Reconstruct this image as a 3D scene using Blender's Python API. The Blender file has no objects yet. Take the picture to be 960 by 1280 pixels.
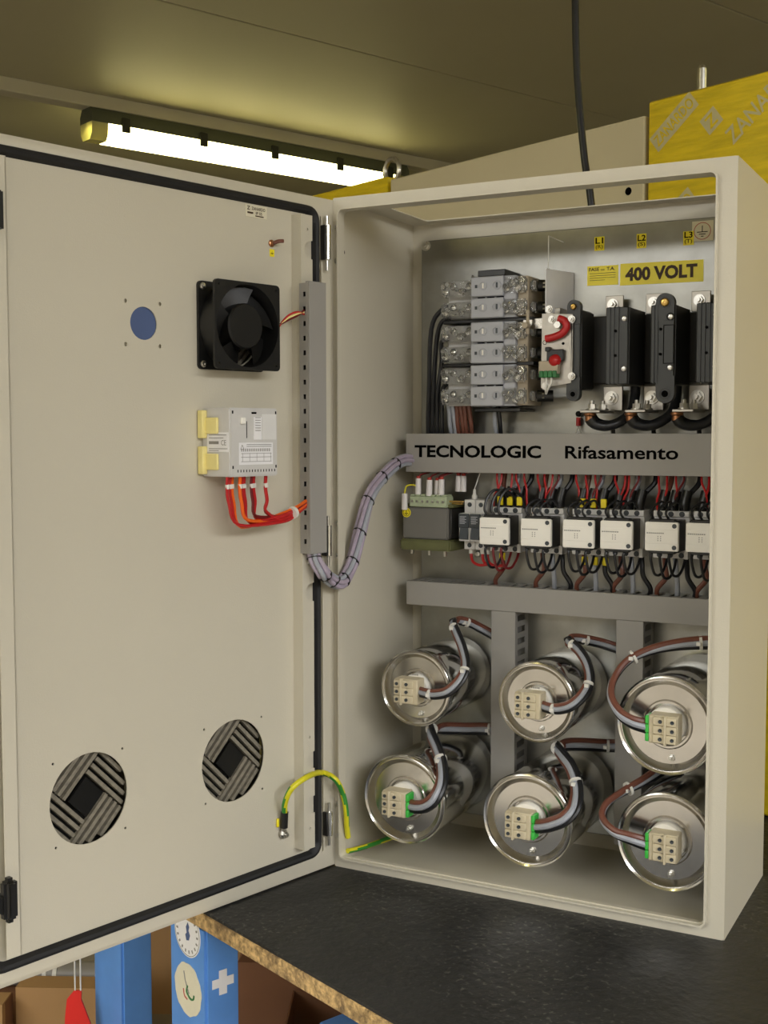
import bpy, bmesh, math, random
from mathutils import Vector as V, Matrix as M
random.seed(7)
R = math.radians
SC = bpy.context.scene
COL = SC.collection
SC.unit_settings.system = 'METRIC'

# ------------------------------------------------------------------ camera
yaw, pitch, roll = 0.486823, -0.064841, -0.000419
fw = V((-math.sin(yaw)*math.cos(pitch), math.cos(yaw)*math.cos(pitch), math.sin(pitch)))
rt = V((math.cos(yaw), math.sin(yaw), 0)); up = rt.cross(fw)
rt2 = rt*math.cos(roll) + up*math.sin(roll); up2 = up*math.cos(roll) - rt*math.sin(roll)
cam = bpy.data.cameras.new('camera'); camo = bpy.data.objects.new('camera', cam); COL.objects.link(camo)
mw = M.Identity(4)
for i in range(3):
    mw[i][0] = rt2[i]; mw[i][1] = up2[i]; mw[i][2] = -fw[i]
mw.translation = V((0.933941, -1.599368, 0.675189))
camo.matrix_world = mw
cam.sensor_fit = 'VERTICAL'; cam.sensor_height = 36.0; cam.lens = 1509.44/1280*36.0
cam.clip_start = 0.05; cam.clip_end = 60
SC.camera = camo

# ------------------------------------------------------------------ world, daylight, exposure
FR = {'cab': M.Identity(4), 'clutter': M.Rotation(R(26), 4, 'Z'), 'door': M.Rotation(R(-103.578), 4, 'Z'), 'room': M.Rotation(R(-22.4), 4, 'Z')}
W = bpy.data.worlds.new('overcast_sky'); SC.world = W; W.use_nodes = True
bg = W.node_tree.nodes['Background']; bg.inputs[0].default_value = (0.975, 0.98, 1.0, 1); bg.inputs[1].default_value = 11.0
SC.view_settings.view_transform = 'Standard'; SC.view_settings.look = 'None'
SC.view_settings.exposure = 0.0; SC.view_settings.gamma = 1.0; SC.view_settings.use_curve_mapping = False
CEIL = 1.975; FLOOR = -0.9
# daylight comes through skylights in the ceiling: (x0, x1, y0, y1) in room axes
SKYLIGHTS = [(3.5, 6.1, -3.3, 1.8), (-1.5, 2.4, -6.0, -3.9)]
for x0, x1, y0, y1 in SKYLIGHTS:
    L = bpy.data.lights.new('daylight_portal', 'AREA'); L.shape = 'RECTANGLE'; L.size = x1-x0; L.size_y = y1-y0
    L.cycles.is_portal = True
    o = bpy.data.objects.new('daylight_portal', L); COL.objects.link(o)
    o.matrix_world = FR['room'] @ M.Translation((.5*(x0+x1), .5*(y0+y1), CEIL+.11))

# ------------------------------------------------------------------ materials
def lin(c): return tuple(((x/255)/12.92 if x/255 <= .04045 else ((x/255+.055)/1.055)**2.4) for x in c) + (1,)
def pm(name, rgb, rough=.5, metal=0., nz=(30, .06), bump=None, trans=0., spec=.5, emit=None, coat=0., rgb2=None, stretch=None, alpha=1.):
    m = bpy.data.materials.new(name); m.use_nodes = True
    nt = m.node_tree; b = nt.nodes['Principled BSDF']
    b.inputs['Roughness'].default_value = rough; b.inputs['Metallic'].default_value = metal
    b.inputs['Specular IOR Level'].default_value = spec
    b.inputs['Transmission Weight'].default_value = trans; b.inputs['Coat Weight'].default_value = coat
    tc = nt.nodes.new('ShaderNodeTexCoord'); vec = tc.outputs['Object']
    if stretch:
        mp = nt.nodes.new('ShaderNodeMapping'); mp.inputs['Scale'].default_value = stretch
        nt.links.new(vec, mp.inputs[0]); vec = mp.outputs[0]
    n = nt.nodes.new('ShaderNodeTexNoise'); n.inputs['Scale'].default_value = nz[0]; n.inputs['Detail'].default_value = 4
    nt.links.new(vec, n.inputs['Vector'])
    cr = nt.nodes.new('ShaderNodeValToRGB'); cr.color_ramp.elements[0].position = .3; cr.color_ramp.elements[1].position = .7
    c = lin(rgb)
    cr.color_ramp.elements[0].color = tuple(x*(1-nz[1]) for x in c[:3])+(1,)
    cr.color_ramp.elements[1].color = lin(rgb2) if rgb2 else tuple(min(1, x*(1+nz[1])) for x in c[:3])+(1,)
    nt.links.new(n.outputs['Fac'], cr.inputs[0]); nt.links.new(cr.outputs[0], b.inputs['Base Color'])
    if bump:
        n2 = nt.nodes.new('ShaderNodeTexNoise'); n2.inputs['Scale'].default_value = bump[0]; n2.inputs['Detail'].default_value = 2
        nt.links.new(vec, n2.inputs['Vector'])
        bp = nt.nodes.new('ShaderNodeBump'); bp.inputs['Strength'].default_value = bump[1]; bp.inputs['Distance'].default_value = bump[2]
        nt.links.new(n2.outputs['Fac'], bp.inputs['Height']); nt.links.new(bp.outputs[0], b.inputs['Normal'])
    if emit:
        b.inputs['Emission Color'].default_value = tuple(emit[:3])+(1,); b.inputs['Emission Strength'].default_value = emit[3]
    return m
MT = {}
MT['paint'] = pm('beige_powder_coat', (204, 198, 180), .33, bump=(420, .10, .002), nz=(3, .02))
MT['paint_far'] = pm('beige_sheet_paint', (222, 212, 178), .5, nz=(3, .03))
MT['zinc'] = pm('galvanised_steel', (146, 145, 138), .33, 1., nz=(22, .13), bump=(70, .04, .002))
MT['alu'] = pm('drawn_aluminium', (224, 224, 222), .13, 1., nz=(14, .05), stretch=(1, .12, 1))
MT['alu_lid'] = pm('spun_aluminium_lid', (206, 203, 197), .2, 1., nz=(40, .05))
MT['chrome'] = pm('bright_steel', (222, 222, 218), .16, 1., nz=(50, .06))
MT['steel'] = pm('zinc_screw_steel', (205, 203, 196), .28, 1., nz=(120, .1))
MT['brass'] = pm('yellow_chromate_screw', (206, 170, 98), .28, 1., nz=(120, .1))
MT['copper'] = pm('copper_lug', (176, 124, 88), .3, 1., nz=(120, .1))
MT['tinned'] = pm('tinned_busbar', (172, 167, 158), .42, 1., nz=(60, .1))
MT['duct'] = pm('grey_pvc_duct', (152, 149, 143), .48, nz=(8, .02))
MT['black'] = pm('black_plastic', (22, 22, 21), .33, nz=(40, .1))
MT['rubber'] = pm('black_foam_gasket', (24, 24, 25), .6, nz=(60, .15), bump=(200, .15, .001))
MT['fanblack'] = pm('black_fan_plastic', (16, 16, 15), .45, nz=(40, .1))
MT['charcoal'] = pm('charcoal_moulding', (50, 52, 51), .42, nz=(60, .05))
MT['darkside'] = pm('dark_moulding_and_shade', (38, 37, 34), .42, nz=(60, .05))  # dark plastics, and the shade painted on the switch's right sides
MT['white'] = pm('white_plastic', (246, 243, 234), .4, nz=(30, .02))
MT['offwhite'] = pm('light_grey_plastic', (224, 223, 220), .42, nz=(30, .03))
MT['fuse'] = pm('pale_grey_fuse_moulding', (176, 178, 184), .42, nz=(30, .03))
MT['tan'] = pm('tan_moulding', (178, 165, 142), .5, nz=(30, .04))
MT['clear'] = pm('clear_terminal_cover', (252, 252, 250), .04, trans=.92, nz=(60, .02), bump=(110, .3, .003))
MT['beigeblock'] = pm('beige_terminal_plastic', (206, 194, 164), .5, nz=(50, .04))
MT['green'] = pm('green_plastic', (62, 190, 72), .4, nz=(50, .06))
MT['pcb'] = pm('green_terminal_strip', (40, 112, 56), .45, nz=(90, .2))
MT['red'] = pm('red_insulation', (186, 32, 34), .38, nz=(60, .08))
MT['darkred'] = pm('dark_red_insulation', (108, 24, 26), .38, nz=(60, .08))
MT['orange'] = pm('orange_insulation', (240, 104, 26), .38, nz=(60, .06))
MT['brown'] = pm('brown_insulation', (112, 68, 54), .36, nz=(60, .08))
MT['grey'] = pm('grey_insulation', (160, 164, 172), .36, nz=(60, .05))
MT['blackwire'] = pm('black_insulation', (26, 27, 30), .34, nz=(60, .1))
MT['violet'] = pm('violet_grey_insulation', (168, 156, 172), .42, nz=(60, .08))
MT['gy'] = pm('yellow_insulation', (222, 214, 40), .38, nz=(60, .05))
MT['gyg'] = pm('green_stripe_insulation', (54, 140, 52), .38, nz=(60, .05))
MT['tie'] = pm('white_nylon_tie', (226, 224, 216), .4, nz=(60, .03))
MT['yellow'] = pm('yellow_sticker', (252, 234, 40), .42, nz=(20, .02))
MT['ysleeve'] = pm('yellow_wire_sleeve', (236, 214, 22), .4, nz=(40, .04))
MT['ink'] = pm('black_print', (6, 6, 6), .9, spec=.05, nz=(40, .05))
MT['brownink'] = pm('dark_brown_print', (62, 40, 10), .6, nz=(40, .05))
MT['greyink'] = pm('grey_print', (138, 135, 130), .6, nz=(40, .05))
MT['redink'] = pm('red_print', (176, 60, 50), .6, nz=(40, .05))
MT['paper'] = pm('pale_paper_label', (226, 220, 196), .5, nz=(40, .03))
MT['label'] = pm('white_label', (238, 237, 238), .45, nz=(40, .02))
MT['cream'] = pm('cream_clip_plastic', (240, 226, 150), .42, nz=(40, .03))
MT['ctrl'] = pm('grey_controller_case', (206, 204, 200), .45, nz=(40, .03))
MT['blue'] = pm('blue_steel_paint', (92, 148, 222), .42, nz=(7, .14), bump=(90, .06, .002))
MT['bluedisc'] = pm('slate_blue_disc', (78, 96, 138), .5, nz=(20, .04))
MT['film'] = pm('yellow_protective_film', (240, 212, 40), .3, nz=(9, .13), stretch=(1.2, 1.2, 9), bump=(26, .35, .004))
MT['filmprint'] = pm('pale_film_print', (216, 206, 158), .4, nz=(30, .06))
MT['ceil'] = pm('grey_ceiling_panel', (184, 178, 146), .55, nz=(2, .03))
MT['joint'] = pm('panel_joint', (92, 88, 74), .8, nz=(6, .05))
MT['wall'] = pm('plaster_wall', (158, 150, 134), .8, nz=(2, .05))
MT['floor'] = pm('concrete_floor', (158, 150, 136), .7, nz=(5, .14))
MT['rail'] = pm('cream_cable_tray', (196, 190, 166), .5, nz=(4, .03))
MT['lampbody'] = pm('grey_green_lamp_body', (84, 88, 72), .5, nz=(10, .04))
MT['lampclip'] = pm('dark_lamp_clip', (38, 40, 32), .5, nz=(10, .04))
MT['lamp'] = pm('lit_diffuser', (250, 246, 214), .4, nz=(10, .01), emit=(1.0, .89, .38, 11.0))
MT['lampend'] = pm('clear_diffuser_end', (216, 212, 150), .25, nz=(10, .03), trans=.4)
MT['card'] = pm('brown_cardboard', (176, 138, 92), .8, nz=(5, .06))
MT['card2'] = pm('dark_cardboard', (128, 88, 60), .8, nz=(5, .1))
MT['redtag'] = pm('red_fabric_tag', (216, 34, 26), .55, nz=(20, .05))
MT['pipe'] = pm('grey_tube_paint', (140, 136, 130), .4, nz=(6, .06))
MT['olive'] = pm('olive_core_varnish', (98, 100, 62), .4, nz=(50, .12))
MT['trafo'] = pm('grey_transformer_wrap', (112, 110, 104), .5, nz=(20, .03))
MT['traftop'] = pm('pale_green_terminal_strip', (172, 184, 152), .5, nz=(90, .1))
MT['sleeve'] = pm('white_terminal_sleeve', (226, 222, 220), .45, nz=(40, .03))
MT['dgrey'] = pm('slate_front_plastic', (56, 62, 66), .4, nz=(40, .06))
MT['slat'] = pm('dusty_grille_plastic', (128, 122, 108), .5, nz=(120, .25))
def mat_mat():
    m = pm('worn_black_table_mat', (37, 37, 37), .52, nz=(9, .38), bump=(70, .5, .005))
    nt = m.node_tree; b = nt.nodes['Principled BSDF']; old = b.inputs['Base Color'].links[0].from_socket
    tc = nt.nodes.new('ShaderNodeTexCoord')
    v = nt.nodes.new('ShaderNodeTexNoise'); v.inputs['Scale'].default_value = 130; v.inputs['Detail'].default_value = 4
    nt.links.new(tc.outputs['Object'], v.inputs['Vector'])
    r = nt.nodes.new('ShaderNodeValToRGB'); r.color_ramp.elements[0].position = .58; r.color_ramp.elements[1].position = .68
    v2 = nt.nodes.new('ShaderNodeTexNoise'); v2.inputs['Scale'].default_value = 4; nt.links.new(tc.outputs['Object'], v2.inputs['Vector'])
    r2 = nt.nodes.new('ShaderNodeValToRGB'); r2.color_ramp.elements[0].position = .45; r2.color_ramp.elements[1].position = .62
    nt.links.new(v2.outputs['Fac'], r2.inputs[0])
    mu = nt.nodes.new('ShaderNodeMath'); mu.operation = 'MULTIPLY'
    nt.links.new(v.outputs['Fac'], r.inputs[0]); nt.links.new(r.outputs[0], mu.inputs[0]); nt.links.new(r2.outputs[0], mu.inputs[1])
    mx = nt.nodes.new('ShaderNodeMixRGB'); mx.inputs[2].default_value = lin((92, 91, 85))
    nt.links.new(mu.outputs[0], mx.inputs[0]); nt.links.new(old, mx.inputs[1]); nt.links.new(mx.outputs[0], b.inputs['Base Color'])
    return m
MT['mat'] = mat_mat()
def chip_mat():
    m = pm('raw_chipboard_edge', (196, 164, 112), .85, nz=(140, .5), bump=(150, .9, .006))
    nt = m.node_tree; b = nt.nodes['Principled BSDF']; old = b.inputs['Base Color'].links[0].from_socket
    tc = nt.nodes.new('ShaderNodeTexCoord'); v = nt.nodes.new('ShaderNodeTexVoronoi'); v.inputs['Scale'].default_value = 120
    nt.links.new(tc.outputs['Object'], v.inputs['Vector'])
    v2 = nt.nodes.new('ShaderNodeTexNoise'); v2.inputs['Scale'].default_value = 22; nt.links.new(tc.outputs['Object'], v2.inputs['Vector'])
    r = nt.nodes.new('ShaderNodeValToRGB'); r.color_ramp.elements[0].position = .5; r.color_ramp.elements[1].position = .66
    nt.links.new(v2.outputs['Fac'], r.inputs[0])
    mx = nt.nodes.new('ShaderNodeMixRGB'); mx.inputs[2].default_value = lin((104, 84, 62)); mx.blend_type = 'MIX'
    mu = nt.nodes.new('ShaderNodeMath'); mu.operation = 'MULTIPLY'
    nt.links.new(r.outputs[0], mu.inputs[0]); nt.links.new(v.outputs['Color'], mu.inputs[1])
    nt.links.new(mu.outputs[0], mx.inputs[0]); nt.links.new(old, mx.inputs[1]); nt.links.new(mx.outputs[0], b.inputs['Base Color'])
    return m
MT['chip'] = chip_mat()

# ------------------------------------------------------------------ mesh helpers
def box(bm, x0, x1, y0, y1, z0, z1, bev=0., seg=1):
    vs = [bm.verts.new(p) for p in ((x0,y0,z0),(x1,y0,z0),(x1,y1,z0),(x0,y1,z0),(x0,y0,z1),(x1,y0,z1),(x1,y1,z1),(x0,y1,z1))]
    fs = [bm.faces.new([vs[i] for i in f]) for f in ((3,2,1,0),(4,5,6,7),(0,1,5,4),(1,2,6,5),(2,3,7,6),(3,0,4,7))]
    if bev:
        es = list({e for f in fs for e in f.edges})
        bmesh.ops.bevel(bm, geom=es, offset=bev, segments=seg, affect='EDGES', clamp_overlap=True)
    return vs
def frame_of(d):
    d = d.normalized(); a = V((0, 0, 1)) if abs(d.z) < .9 else V((1, 0, 0))
    u = d.cross(a).normalized(); return u, d.cross(u).normalized()
def ringloft(bm, rings, cap0=True, cap1=True, closed=True):
    vr = [[bm.verts.new(p) for p in r] for r in rings]
    n = len(vr[0])
    for a, b in zip(vr, vr[1:]):
        for i in range(n if closed else n-1):
            j = (i+1) % n
            try: bm.faces.new((a[i], a[j], b[j], b[i]))
            except ValueError: pass
    if cap0: bm.faces.new(vr[0][::-1])
    if cap1: bm.faces.new(vr[-1])
    return vr
def cyl(bm, p, q, r, seg=14, r2=None, rot=0.):
    p = V(p); q = V(q); u, v = frame_of(q-p); r2 = r if r2 is None else r2
    rg = lambda c, rr: [c + (u*math.cos(rot+2*math.pi*i/seg) + v*math.sin(rot+2*math.pi*i/seg))*rr for i in range(seg)]
    ringloft(bm, [rg(p, r), rg(q, r2)])
def lathe(bm, prof, org, axis, seg=32, cap0=False, cap1=False):
    org = V(org); axis = V(axis).normalized(); u, v = frame_of(axis)
    ringloft(bm, [[org + axis*t + (u*math.cos(2*math.pi*i/seg) + v*math.sin(2*math.pi*i/seg))*max(r, 1e-5) for i in range(seg)] for r, t in prof], cap0, cap1)
def spline(pts, sub=5):
    P = [V(p) for p in pts]
    if len(P) < 3: return P
    Q = [P[0]*2-P[1]] + P + [P[-1]*2-P[-2]]; out = []
    for i in range(1, len(Q)-2):
        a, b, c, d = Q[i-1:i+3]
        for k in range(sub):
            t = k/sub
            out.append(.5*((2*b) + (c-a)*t + (2*a-5*b+4*c-d)*t*t + (3*b-a-3*c+d)*t**3))
    return out + [P[-1]]
def tube(bm, pts, r, seg=8, sub=5, mat2=None):
    P = spline(pts, sub); n = len(P); rings = []; u = None
    for i in range(n):
        T = (P[min(i+1, n-1)] - P[max(i-1, 0)]).normalized()
        if u is None: u, _ = frame_of(T)
        u = (u - T*u.dot(T)).normalized(); v = T.cross(u)
        rings.append([P[i] + (u*math.cos(2*math.pi*k/seg) + v*math.sin(2*math.pi*k/seg))*r for k in range(seg)])
    ringloft(bm, rings)
    if mat2:
        for f in bm.faces: pass
    return P
def rrect(x0, x1, z0, z1, r, seg=5):
    out = []
    for cx, cz, a0 in ((x1-r, z1-r, 0), (x0+r, z1-r, 90), (x0+r, z0+r, 180), (x1-r, z0+r, 270)):
        for k in range(seg+1):
            a = R(a0 + 90*k/seg); out.append((cx + r*math.cos(a), cz + r*math.sin(a)))
    return out
def circ(cx, cz, r, seg=24): return [(cx + r*math.cos(2*math.pi*k/seg), cz + r*math.sin(2*math.pi*k/seg)) for k in range(seg)]
def prism(bm, outer, holes, org, eu, ev, ew, thick):
    org, eu, ev, ew = V(org), V(eu), V(ev), V(ew)
    t = bmesh.new(); es = []; loops = []
    for L in [outer] + list(holes):
        vs = [t.verts.new((p[0], p[1], 0)) for p in L]; loops.append(len(vs))
        es += [t.edges.new((vs[i], vs[(i+1) % len(vs)])) for i in range(len(vs))]
    t.verts.index_update()
    bmesh.ops.triangle_fill(t, edges=es, use_beauty=True, use_dissolve=False)
    t.verts.ensure_lookup_table()
    pos = [(v.co.x, v.co.y) for v in t.verts]; tris = [[v.index for v in f.verts] for f in t.faces]
    A = [bm.verts.new(org + eu*x + ev*y) for x, y in pos]; B = [bm.verts.new(org + eu*x + ev*y + ew*thick) for x, y in pos]
    for f in tris:
        bm.faces.new([A[i] for i in f]); bm.faces.new([B[i] for i in reversed(f)])
    k = 0
    for n in loops:
        for i in range(n):
            a, b = k+i, k+(i+1) % n
            bm.faces.new((A[a], A[b], B[b], B[a]))
        k += n
    t.free()
def xz(bm, outer, holes, y, thick): prism(bm, outer, holes, (0, y, 0), (1,0,0), (0,0,1), (0,1,0), thick)
def screw(bm, p, d, r, h=None, seg=12):
    h = h or r*.6; lathe(bm, [(r, 0), (r, h*.5), (r*.75, h*.9), (r*.3, h), (r*.28, h*.6), (.00001, h*.6)], p, d, seg)
def hexbolt(bm, p, d, r, h): 
    p = V(p); d = V(d).normalized(); cyl(bm, p, p+d*h*.25, r*1.35, 16); cyl(bm, p+d*h*.25, p+d*h, r, 6); cyl(bm, p+d*h, p+d*h*1.6, r*.5, 10)

BASE = {}; FRM = {}
def thing(name, label, cat, base=(0, 0, 0), fr='cab', group=None):
    o = bpy.data.objects.new(name, None); o.empty_display_size = .02; COL.objects.link(o)
    o.matrix_world = FR[fr] @ M.Translation(base); BASE[o.name] = V(base)
    o['label'] = label; o['category'] = cat
    if group: o['group'] = group
    return o
def mesh_of(name, bm, mat, base, smooth=True, ang=38):
    bmesh.ops.recalc_face_normals(bm, faces=bm.faces)
    bmesh.ops.translate(bm, vec=-V(base), verts=bm.verts)
    me = bpy.data.meshes.new(name); bm.to_mesh(me); bm.free()
    for m in (mat if isinstance(mat, (list, tuple)) else [mat]): me.materials.append(MT[m])
    if smooth:
        me.shade_smooth(); me.set_sharp_from_angle(angle=R(ang))
    return me
def part(name, bm, mat, parent, label=None, smooth=True):
    b = BASE[parent.name]; o = bpy.data.objects.new(name, mesh_of(name, bm, mat, b, smooth)); COL.objects.link(o)
    o.parent = parent; BASE[o.name] = b
    if label: o['label'] = label
    return o
def solo(name, bm, mat, label, cat, base=(0, 0, 0), fr='cab', group=None, smooth=True):
    o = bpy.data.objects.new(name, mesh_of(name, bm, mat, base, smooth)); COL.objects.link(o)
    o.matrix_world = FR[fr] @ M.Translation(base); BASE[o.name] = V(base)
    o['label'] = label; o['category'] = cat
    if group: o['group'] = group
    return o
def struct(name, bm, mat, fr='room', parent=None):
    o = bpy.data.objects.new(name, mesh_of(name, bm, mat, (0, 0, 0))); COL.objects.link(o); BASE[o.name] = V((0, 0, 0))
    if parent: o.parent = parent
    else:
        o.matrix_world = FR[fr]; o['kind'] = 'structure'
    return o
def copy_tree(o, loc=None, parent=None, label=None, group=None):
    c = o.copy(); COL.objects.link(c); BASE[c.name] = BASE[o.name]
    c.parent = parent
    if parent: c.matrix_parent_inverse = o.matrix_parent_inverse
    for ch in o.children: copy_tree(ch, None, c)
    if loc is not None: c.location = loc
    if label: c['label'] = label
    if group: c['group'] = group
    return c
nb = bmesh.new
def textmesh(s, size, bold=0., spacing=1., xscale=1.):
    cu = bpy.data.curves.new('lettering', 'FONT'); cu.body = s; cu.size = size; cu.offset = bold; cu.space_character = spacing
    cu.resolution_u = 3
    ob = bpy.data.objects.new('lettering', cu); COL.objects.link(ob)
    me = bpy.data.meshes.new_from_object(ob)
    vs = [v.co.copy() for v in me.vertices]; fs = [list(p.vertices) for p in me.polygons]
    bpy.data.objects.remove(ob); bpy.data.curves.remove(cu); bpy.data.meshes.remove(me)
    x0 = min(v.x for v in vs); y0 = min(v.y for v in vs)
    return [((v.x-x0)*xscale, v.y-y0) for v in vs], fs
def text(bm, s, org, eu, ev, w=None, h=None, bold=0., spacing=1., centre=False):
    """flat print: glyphs fitted to width w and height h, lower left corner (or centre) at org"""
    vs, fs = textmesh(s, 1., bold, spacing)
    mx = max(v[0] for v in vs); my = max(v[1] for v in vs)
    sy = h/my; sx = (w/mx) if w else sy
    org, eu, ev = V(org), V(eu), V(ev)
    if centre: org = org - eu*mx*sx/2 - ev*my*sy/2
    B = [bm.verts.new(org + eu*x*sx + ev*y*sy) for x, y in vs]
    for f in fs:
        try: bm.faces.new([B[i] for i in f])
        except ValueError: pass
def quad(bm, org, eu, ev, w, h):
    org, eu, ev = V(org), V(eu), V(ev)
    bm.faces.new([bm.verts.new(p) for p in (org, org+eu*w, org+eu*w+ev*h, org+ev*h)])
X, Y, Z = V((1,0,0)), V((0,1,0)), V((0,0,1))

# ================================================================== THE ROOM (room axes)
RX0, RX1, RY0, RY1 = -6.0, 6.4, -6.6, 6.0
b = nb(); box(b, RX0, RX1, RY0, RY1, FLOOR-.1, FLOOR); struct('floor', b, 'floor')
rc = lambda x0, x1, y0, y1: [(x0, y0), (x1, y0), (x1, y1), (x0, y1)]
b = nb(); prism(b, rc(RX0, RX1, RY0, RY1), [rc(*q) for q in SKYLIGHTS], (0, 0, CEIL+.012), X, Y, Z, .088); ceil = struct('ceiling', b, 'joint')
x = -0.773 - 1.05*5
while x < RX1:
    a0, a1 = max(x+.004, RX0), min(x+1.046, RX1); x += 1.05
    if a1 < a0 + .05: continue
    spans = [(RY0, RY1)]
    for q in SKYLIGHTS:
        if a1 > q[0] and a0 < q[1]: spans = [sp for (u0, u1) in spans for sp in ((u0, min(u1, q[2])), (max(u0, q[3]), u1)) if sp[1]-sp[0] > .02]
    for u0, u1 in spans:
        b = nb(); box(b, a0, a1, u0, u1, CEIL, CEIL+.012, .002); part('ceiling_panel', b, 'ceil', ceil)
for nm, bx_ in (('wall_left', (RX0-.1, RX0, RY0, RY1)), ('wall_right', (RX1, RX1+.1, RY0, RY1)), ('wall_back', (RX0, RX1, RY1, RY1+.1)), ('wall_front', (RX0, RX1, RY0-.1, RY0))):
    b = nb(); box(b, *bx_, FLOOR, CEIL+.1); struct(nm, b, 'wall')
for i, (x0, x1, y0, y1) in enumerate(SKYLIGHTS):
    b = nb(); prism(b, rc(x0, x1, y0, y1), [rc(x0+.05, x1-.05, y0+.05, y1-.05)], (0, 0, CEIL-.02), X, Y, Z, .1); struct('window_%d' % (i+1), b, 'rail')

# cable tray and fluorescent lamp on the ceiling
b = nb(); box(b, -2.945, -2.865, -1.5, 5.9, 1.925, CEIL, .003)
solo('cable_tray', b, 'rail', 'long cream cable tray fixed along the ceiling above the fluorescent lamp', 'cable tray', (-2.9, 1.8, CEIL), 'room')
lamp = thing('fluorescent_lamp', 'lit fluorescent batten lamp with dark clips hanging under the cream ceiling tray', 'lamp', (-2.9, 1.8, 1.925), 'room')
LY0, LY1 = 1.02, 2.62
b = nb(); ringloft(b, [[(-2.9+s*w, yy, z) for s, w, z in ((-1, .052, 1.868), (-1, .052, 1.895), (-1, .036, 1.923), (1, .036, 1.923), (1, .052, 1.895), (1, .052, 1.868))] for yy in (LY0, LY1)]); part('lamp_body', b, 'lampbody', lamp)
b = nb(); ringloft(b, [[(-2.9+s*w, yy, z) for s, w, z in ((-1, .050, 1.868), (-1, .046, 1.825), (-1, .030, 1.803), (1, .030, 1.803), (1, .046, 1.825), (1, .050, 1.868))] for yy in (LY0+.07, LY1-.07)]); part('diffuser', b, 'lamp', lamp)
for y0, y1 in ((LY0, LY0+.068), (LY1-.068, LY1)):
    b = nb(); ringloft(b, [[(-2.9+s*w, yy, z) for s, w, z in ((-1, .050, 1.868), (-1, .046, 1.825), (-1, .030, 1.803), (1, .030, 1.803), (1, .046, 1.825), (1, .050, 1.868))] for yy in (y0, y1)]); part('diffuser_end', b, 'lampend', lamp)
for yy in (1.16, 1.51, 1.86, 2.21, 2.5):
    b = nb(); box(b, -2.848, -2.838, yy-.018, yy+.018, 1.842, 1.898, .003); part('clip', b, 'lampclip', lamp)
fill_lamp2 = copy_tree(lamp, None, None, 'added unseen fill lamp, a fluorescent batten on the ceiling behind the viewer')  # added out of view for warm light from the front
fill_lamp2.matrix_world = FR['room'] @ M.Translation((0.1, -2.3, CEIL-.002))
fill_lamp4 = copy_tree(lamp, None, None, 'added unseen fill lamp, another fluorescent batten farther left behind the viewer')  # extra unseen batten, added to strengthen the warm front light
fill_lamp4.matrix_world = FR['room'] @ M.Translation((-1.2, -2.3, CEIL-.002))
fill_lamp3 = copy_tree(lamp, None, None, 'added unseen fill lamp, a fluorescent batten on the ceiling to the right')  # added out of view to brighten the right ceiling and side panel
fill_lamp3.matrix_world = FR['room'] @ M.Translation((1.2, 2.4, CEIL-.002))
# hanging cable behind the enclosure
b = nb(); tube(b, [(.030, .5, CEIL), (.033, .5, 1.6), (.037, .5, 1.423), (.044, .5, 1.286), (.062, .5, 1.147), (.078, .5, 1.07), (.10, .505, .85), (.115, .51, .5), (.12, .52, .2), (.13, .53, .03), (.16, .55, .0075), (.3, .6, .0075)], .0065, 10, 4)
solo('hanging_cable', b, 'blackwire', 'black cable hanging from the ceiling down behind the open enclosure', 'cable', (.1, .51, .0), 'room')

# ================================================================== WORKBENCH
TH = .028
bench = thing('workbench', 'black topped chipboard workbench carrying the open enclosure', 'workbench', (.8, .5, FLOOR), 'room')
b = nb(); box(b, -.75, 2.5, -.2535, 1.5, -TH, -.004, .0015); part('top_board', b, 'chip', bench, 'raw chipboard board with rough broken edge')
b = nb(); box(b, -.75, 2.5, -.2515, 1.5, -.004, 0); part('mat', b, 'mat', bench, 'worn black sheet covering the top')
def post(bm, x0, x1, y0, y1, z0, z1): box(bm, x0, x1, y0, y1, z0, z1, .004, 2)
leg = None
for (x0, y0) in ((-.077, -.25), (-.7, 1.3), (2.38, -.2), (2.38, 1.3)):
    b = nb(); post(b, x0, x0+.101, y0, y0+.057, FLOOR, -TH); l = part('leg', b, 'blue', bench, 'blue painted square steel post')
    if leg is None: leg = l
b = nb(); box(b, .13, 2.38, -.13, -.07, -.215, -.16, .003); part('crossbar', b, 'blue', bench)
# stickers on the front left leg
def sticker(name, label, mk):
    t = thing(name, label, 'sticker', (-.02, -.2508, -.1), 'room'); mk(t); return t
def stk1(t):
    b = nb(); xz(b, circ(-.024, -.047, .036, 36), [], -.2512, .0009); part('disc', b, 'label', t)
    b = nb(); xz(b, circ(-.024, -.047, .0345, 36), [circ(-.024, -.047, .0335, 36)], -.2514, .0003); part('ring_print', b, 'greyink', t)
    b = nb()
    for k in range(18):
        a = 2*math.pi*k/18; c0 = V((-.024+.028*math.cos(a), -.2514, -.047+.028*math.sin(a)))
        eu = V((math.sin(a), 0, -math.cos(a))); ev = V((math.cos(a), 0, math.sin(a)))
        quad(b, c0-eu*.0016-ev*.0025, eu, ev, .0032, .005)
    part('rim_print', b, 'greyink', t)
    b = nb(); prism(b, [(-.004, -.012), (.003, -.010), (.006, -.002), (.002, .004), (.004, .010), (0, .016), (-.005, .008), (-.003, .0), (-.007, -.004)], [], (-.022, -.2515, -.047), X, Z, Y, .0004); part('figure_print', b, 'bluedisc', t)
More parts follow.
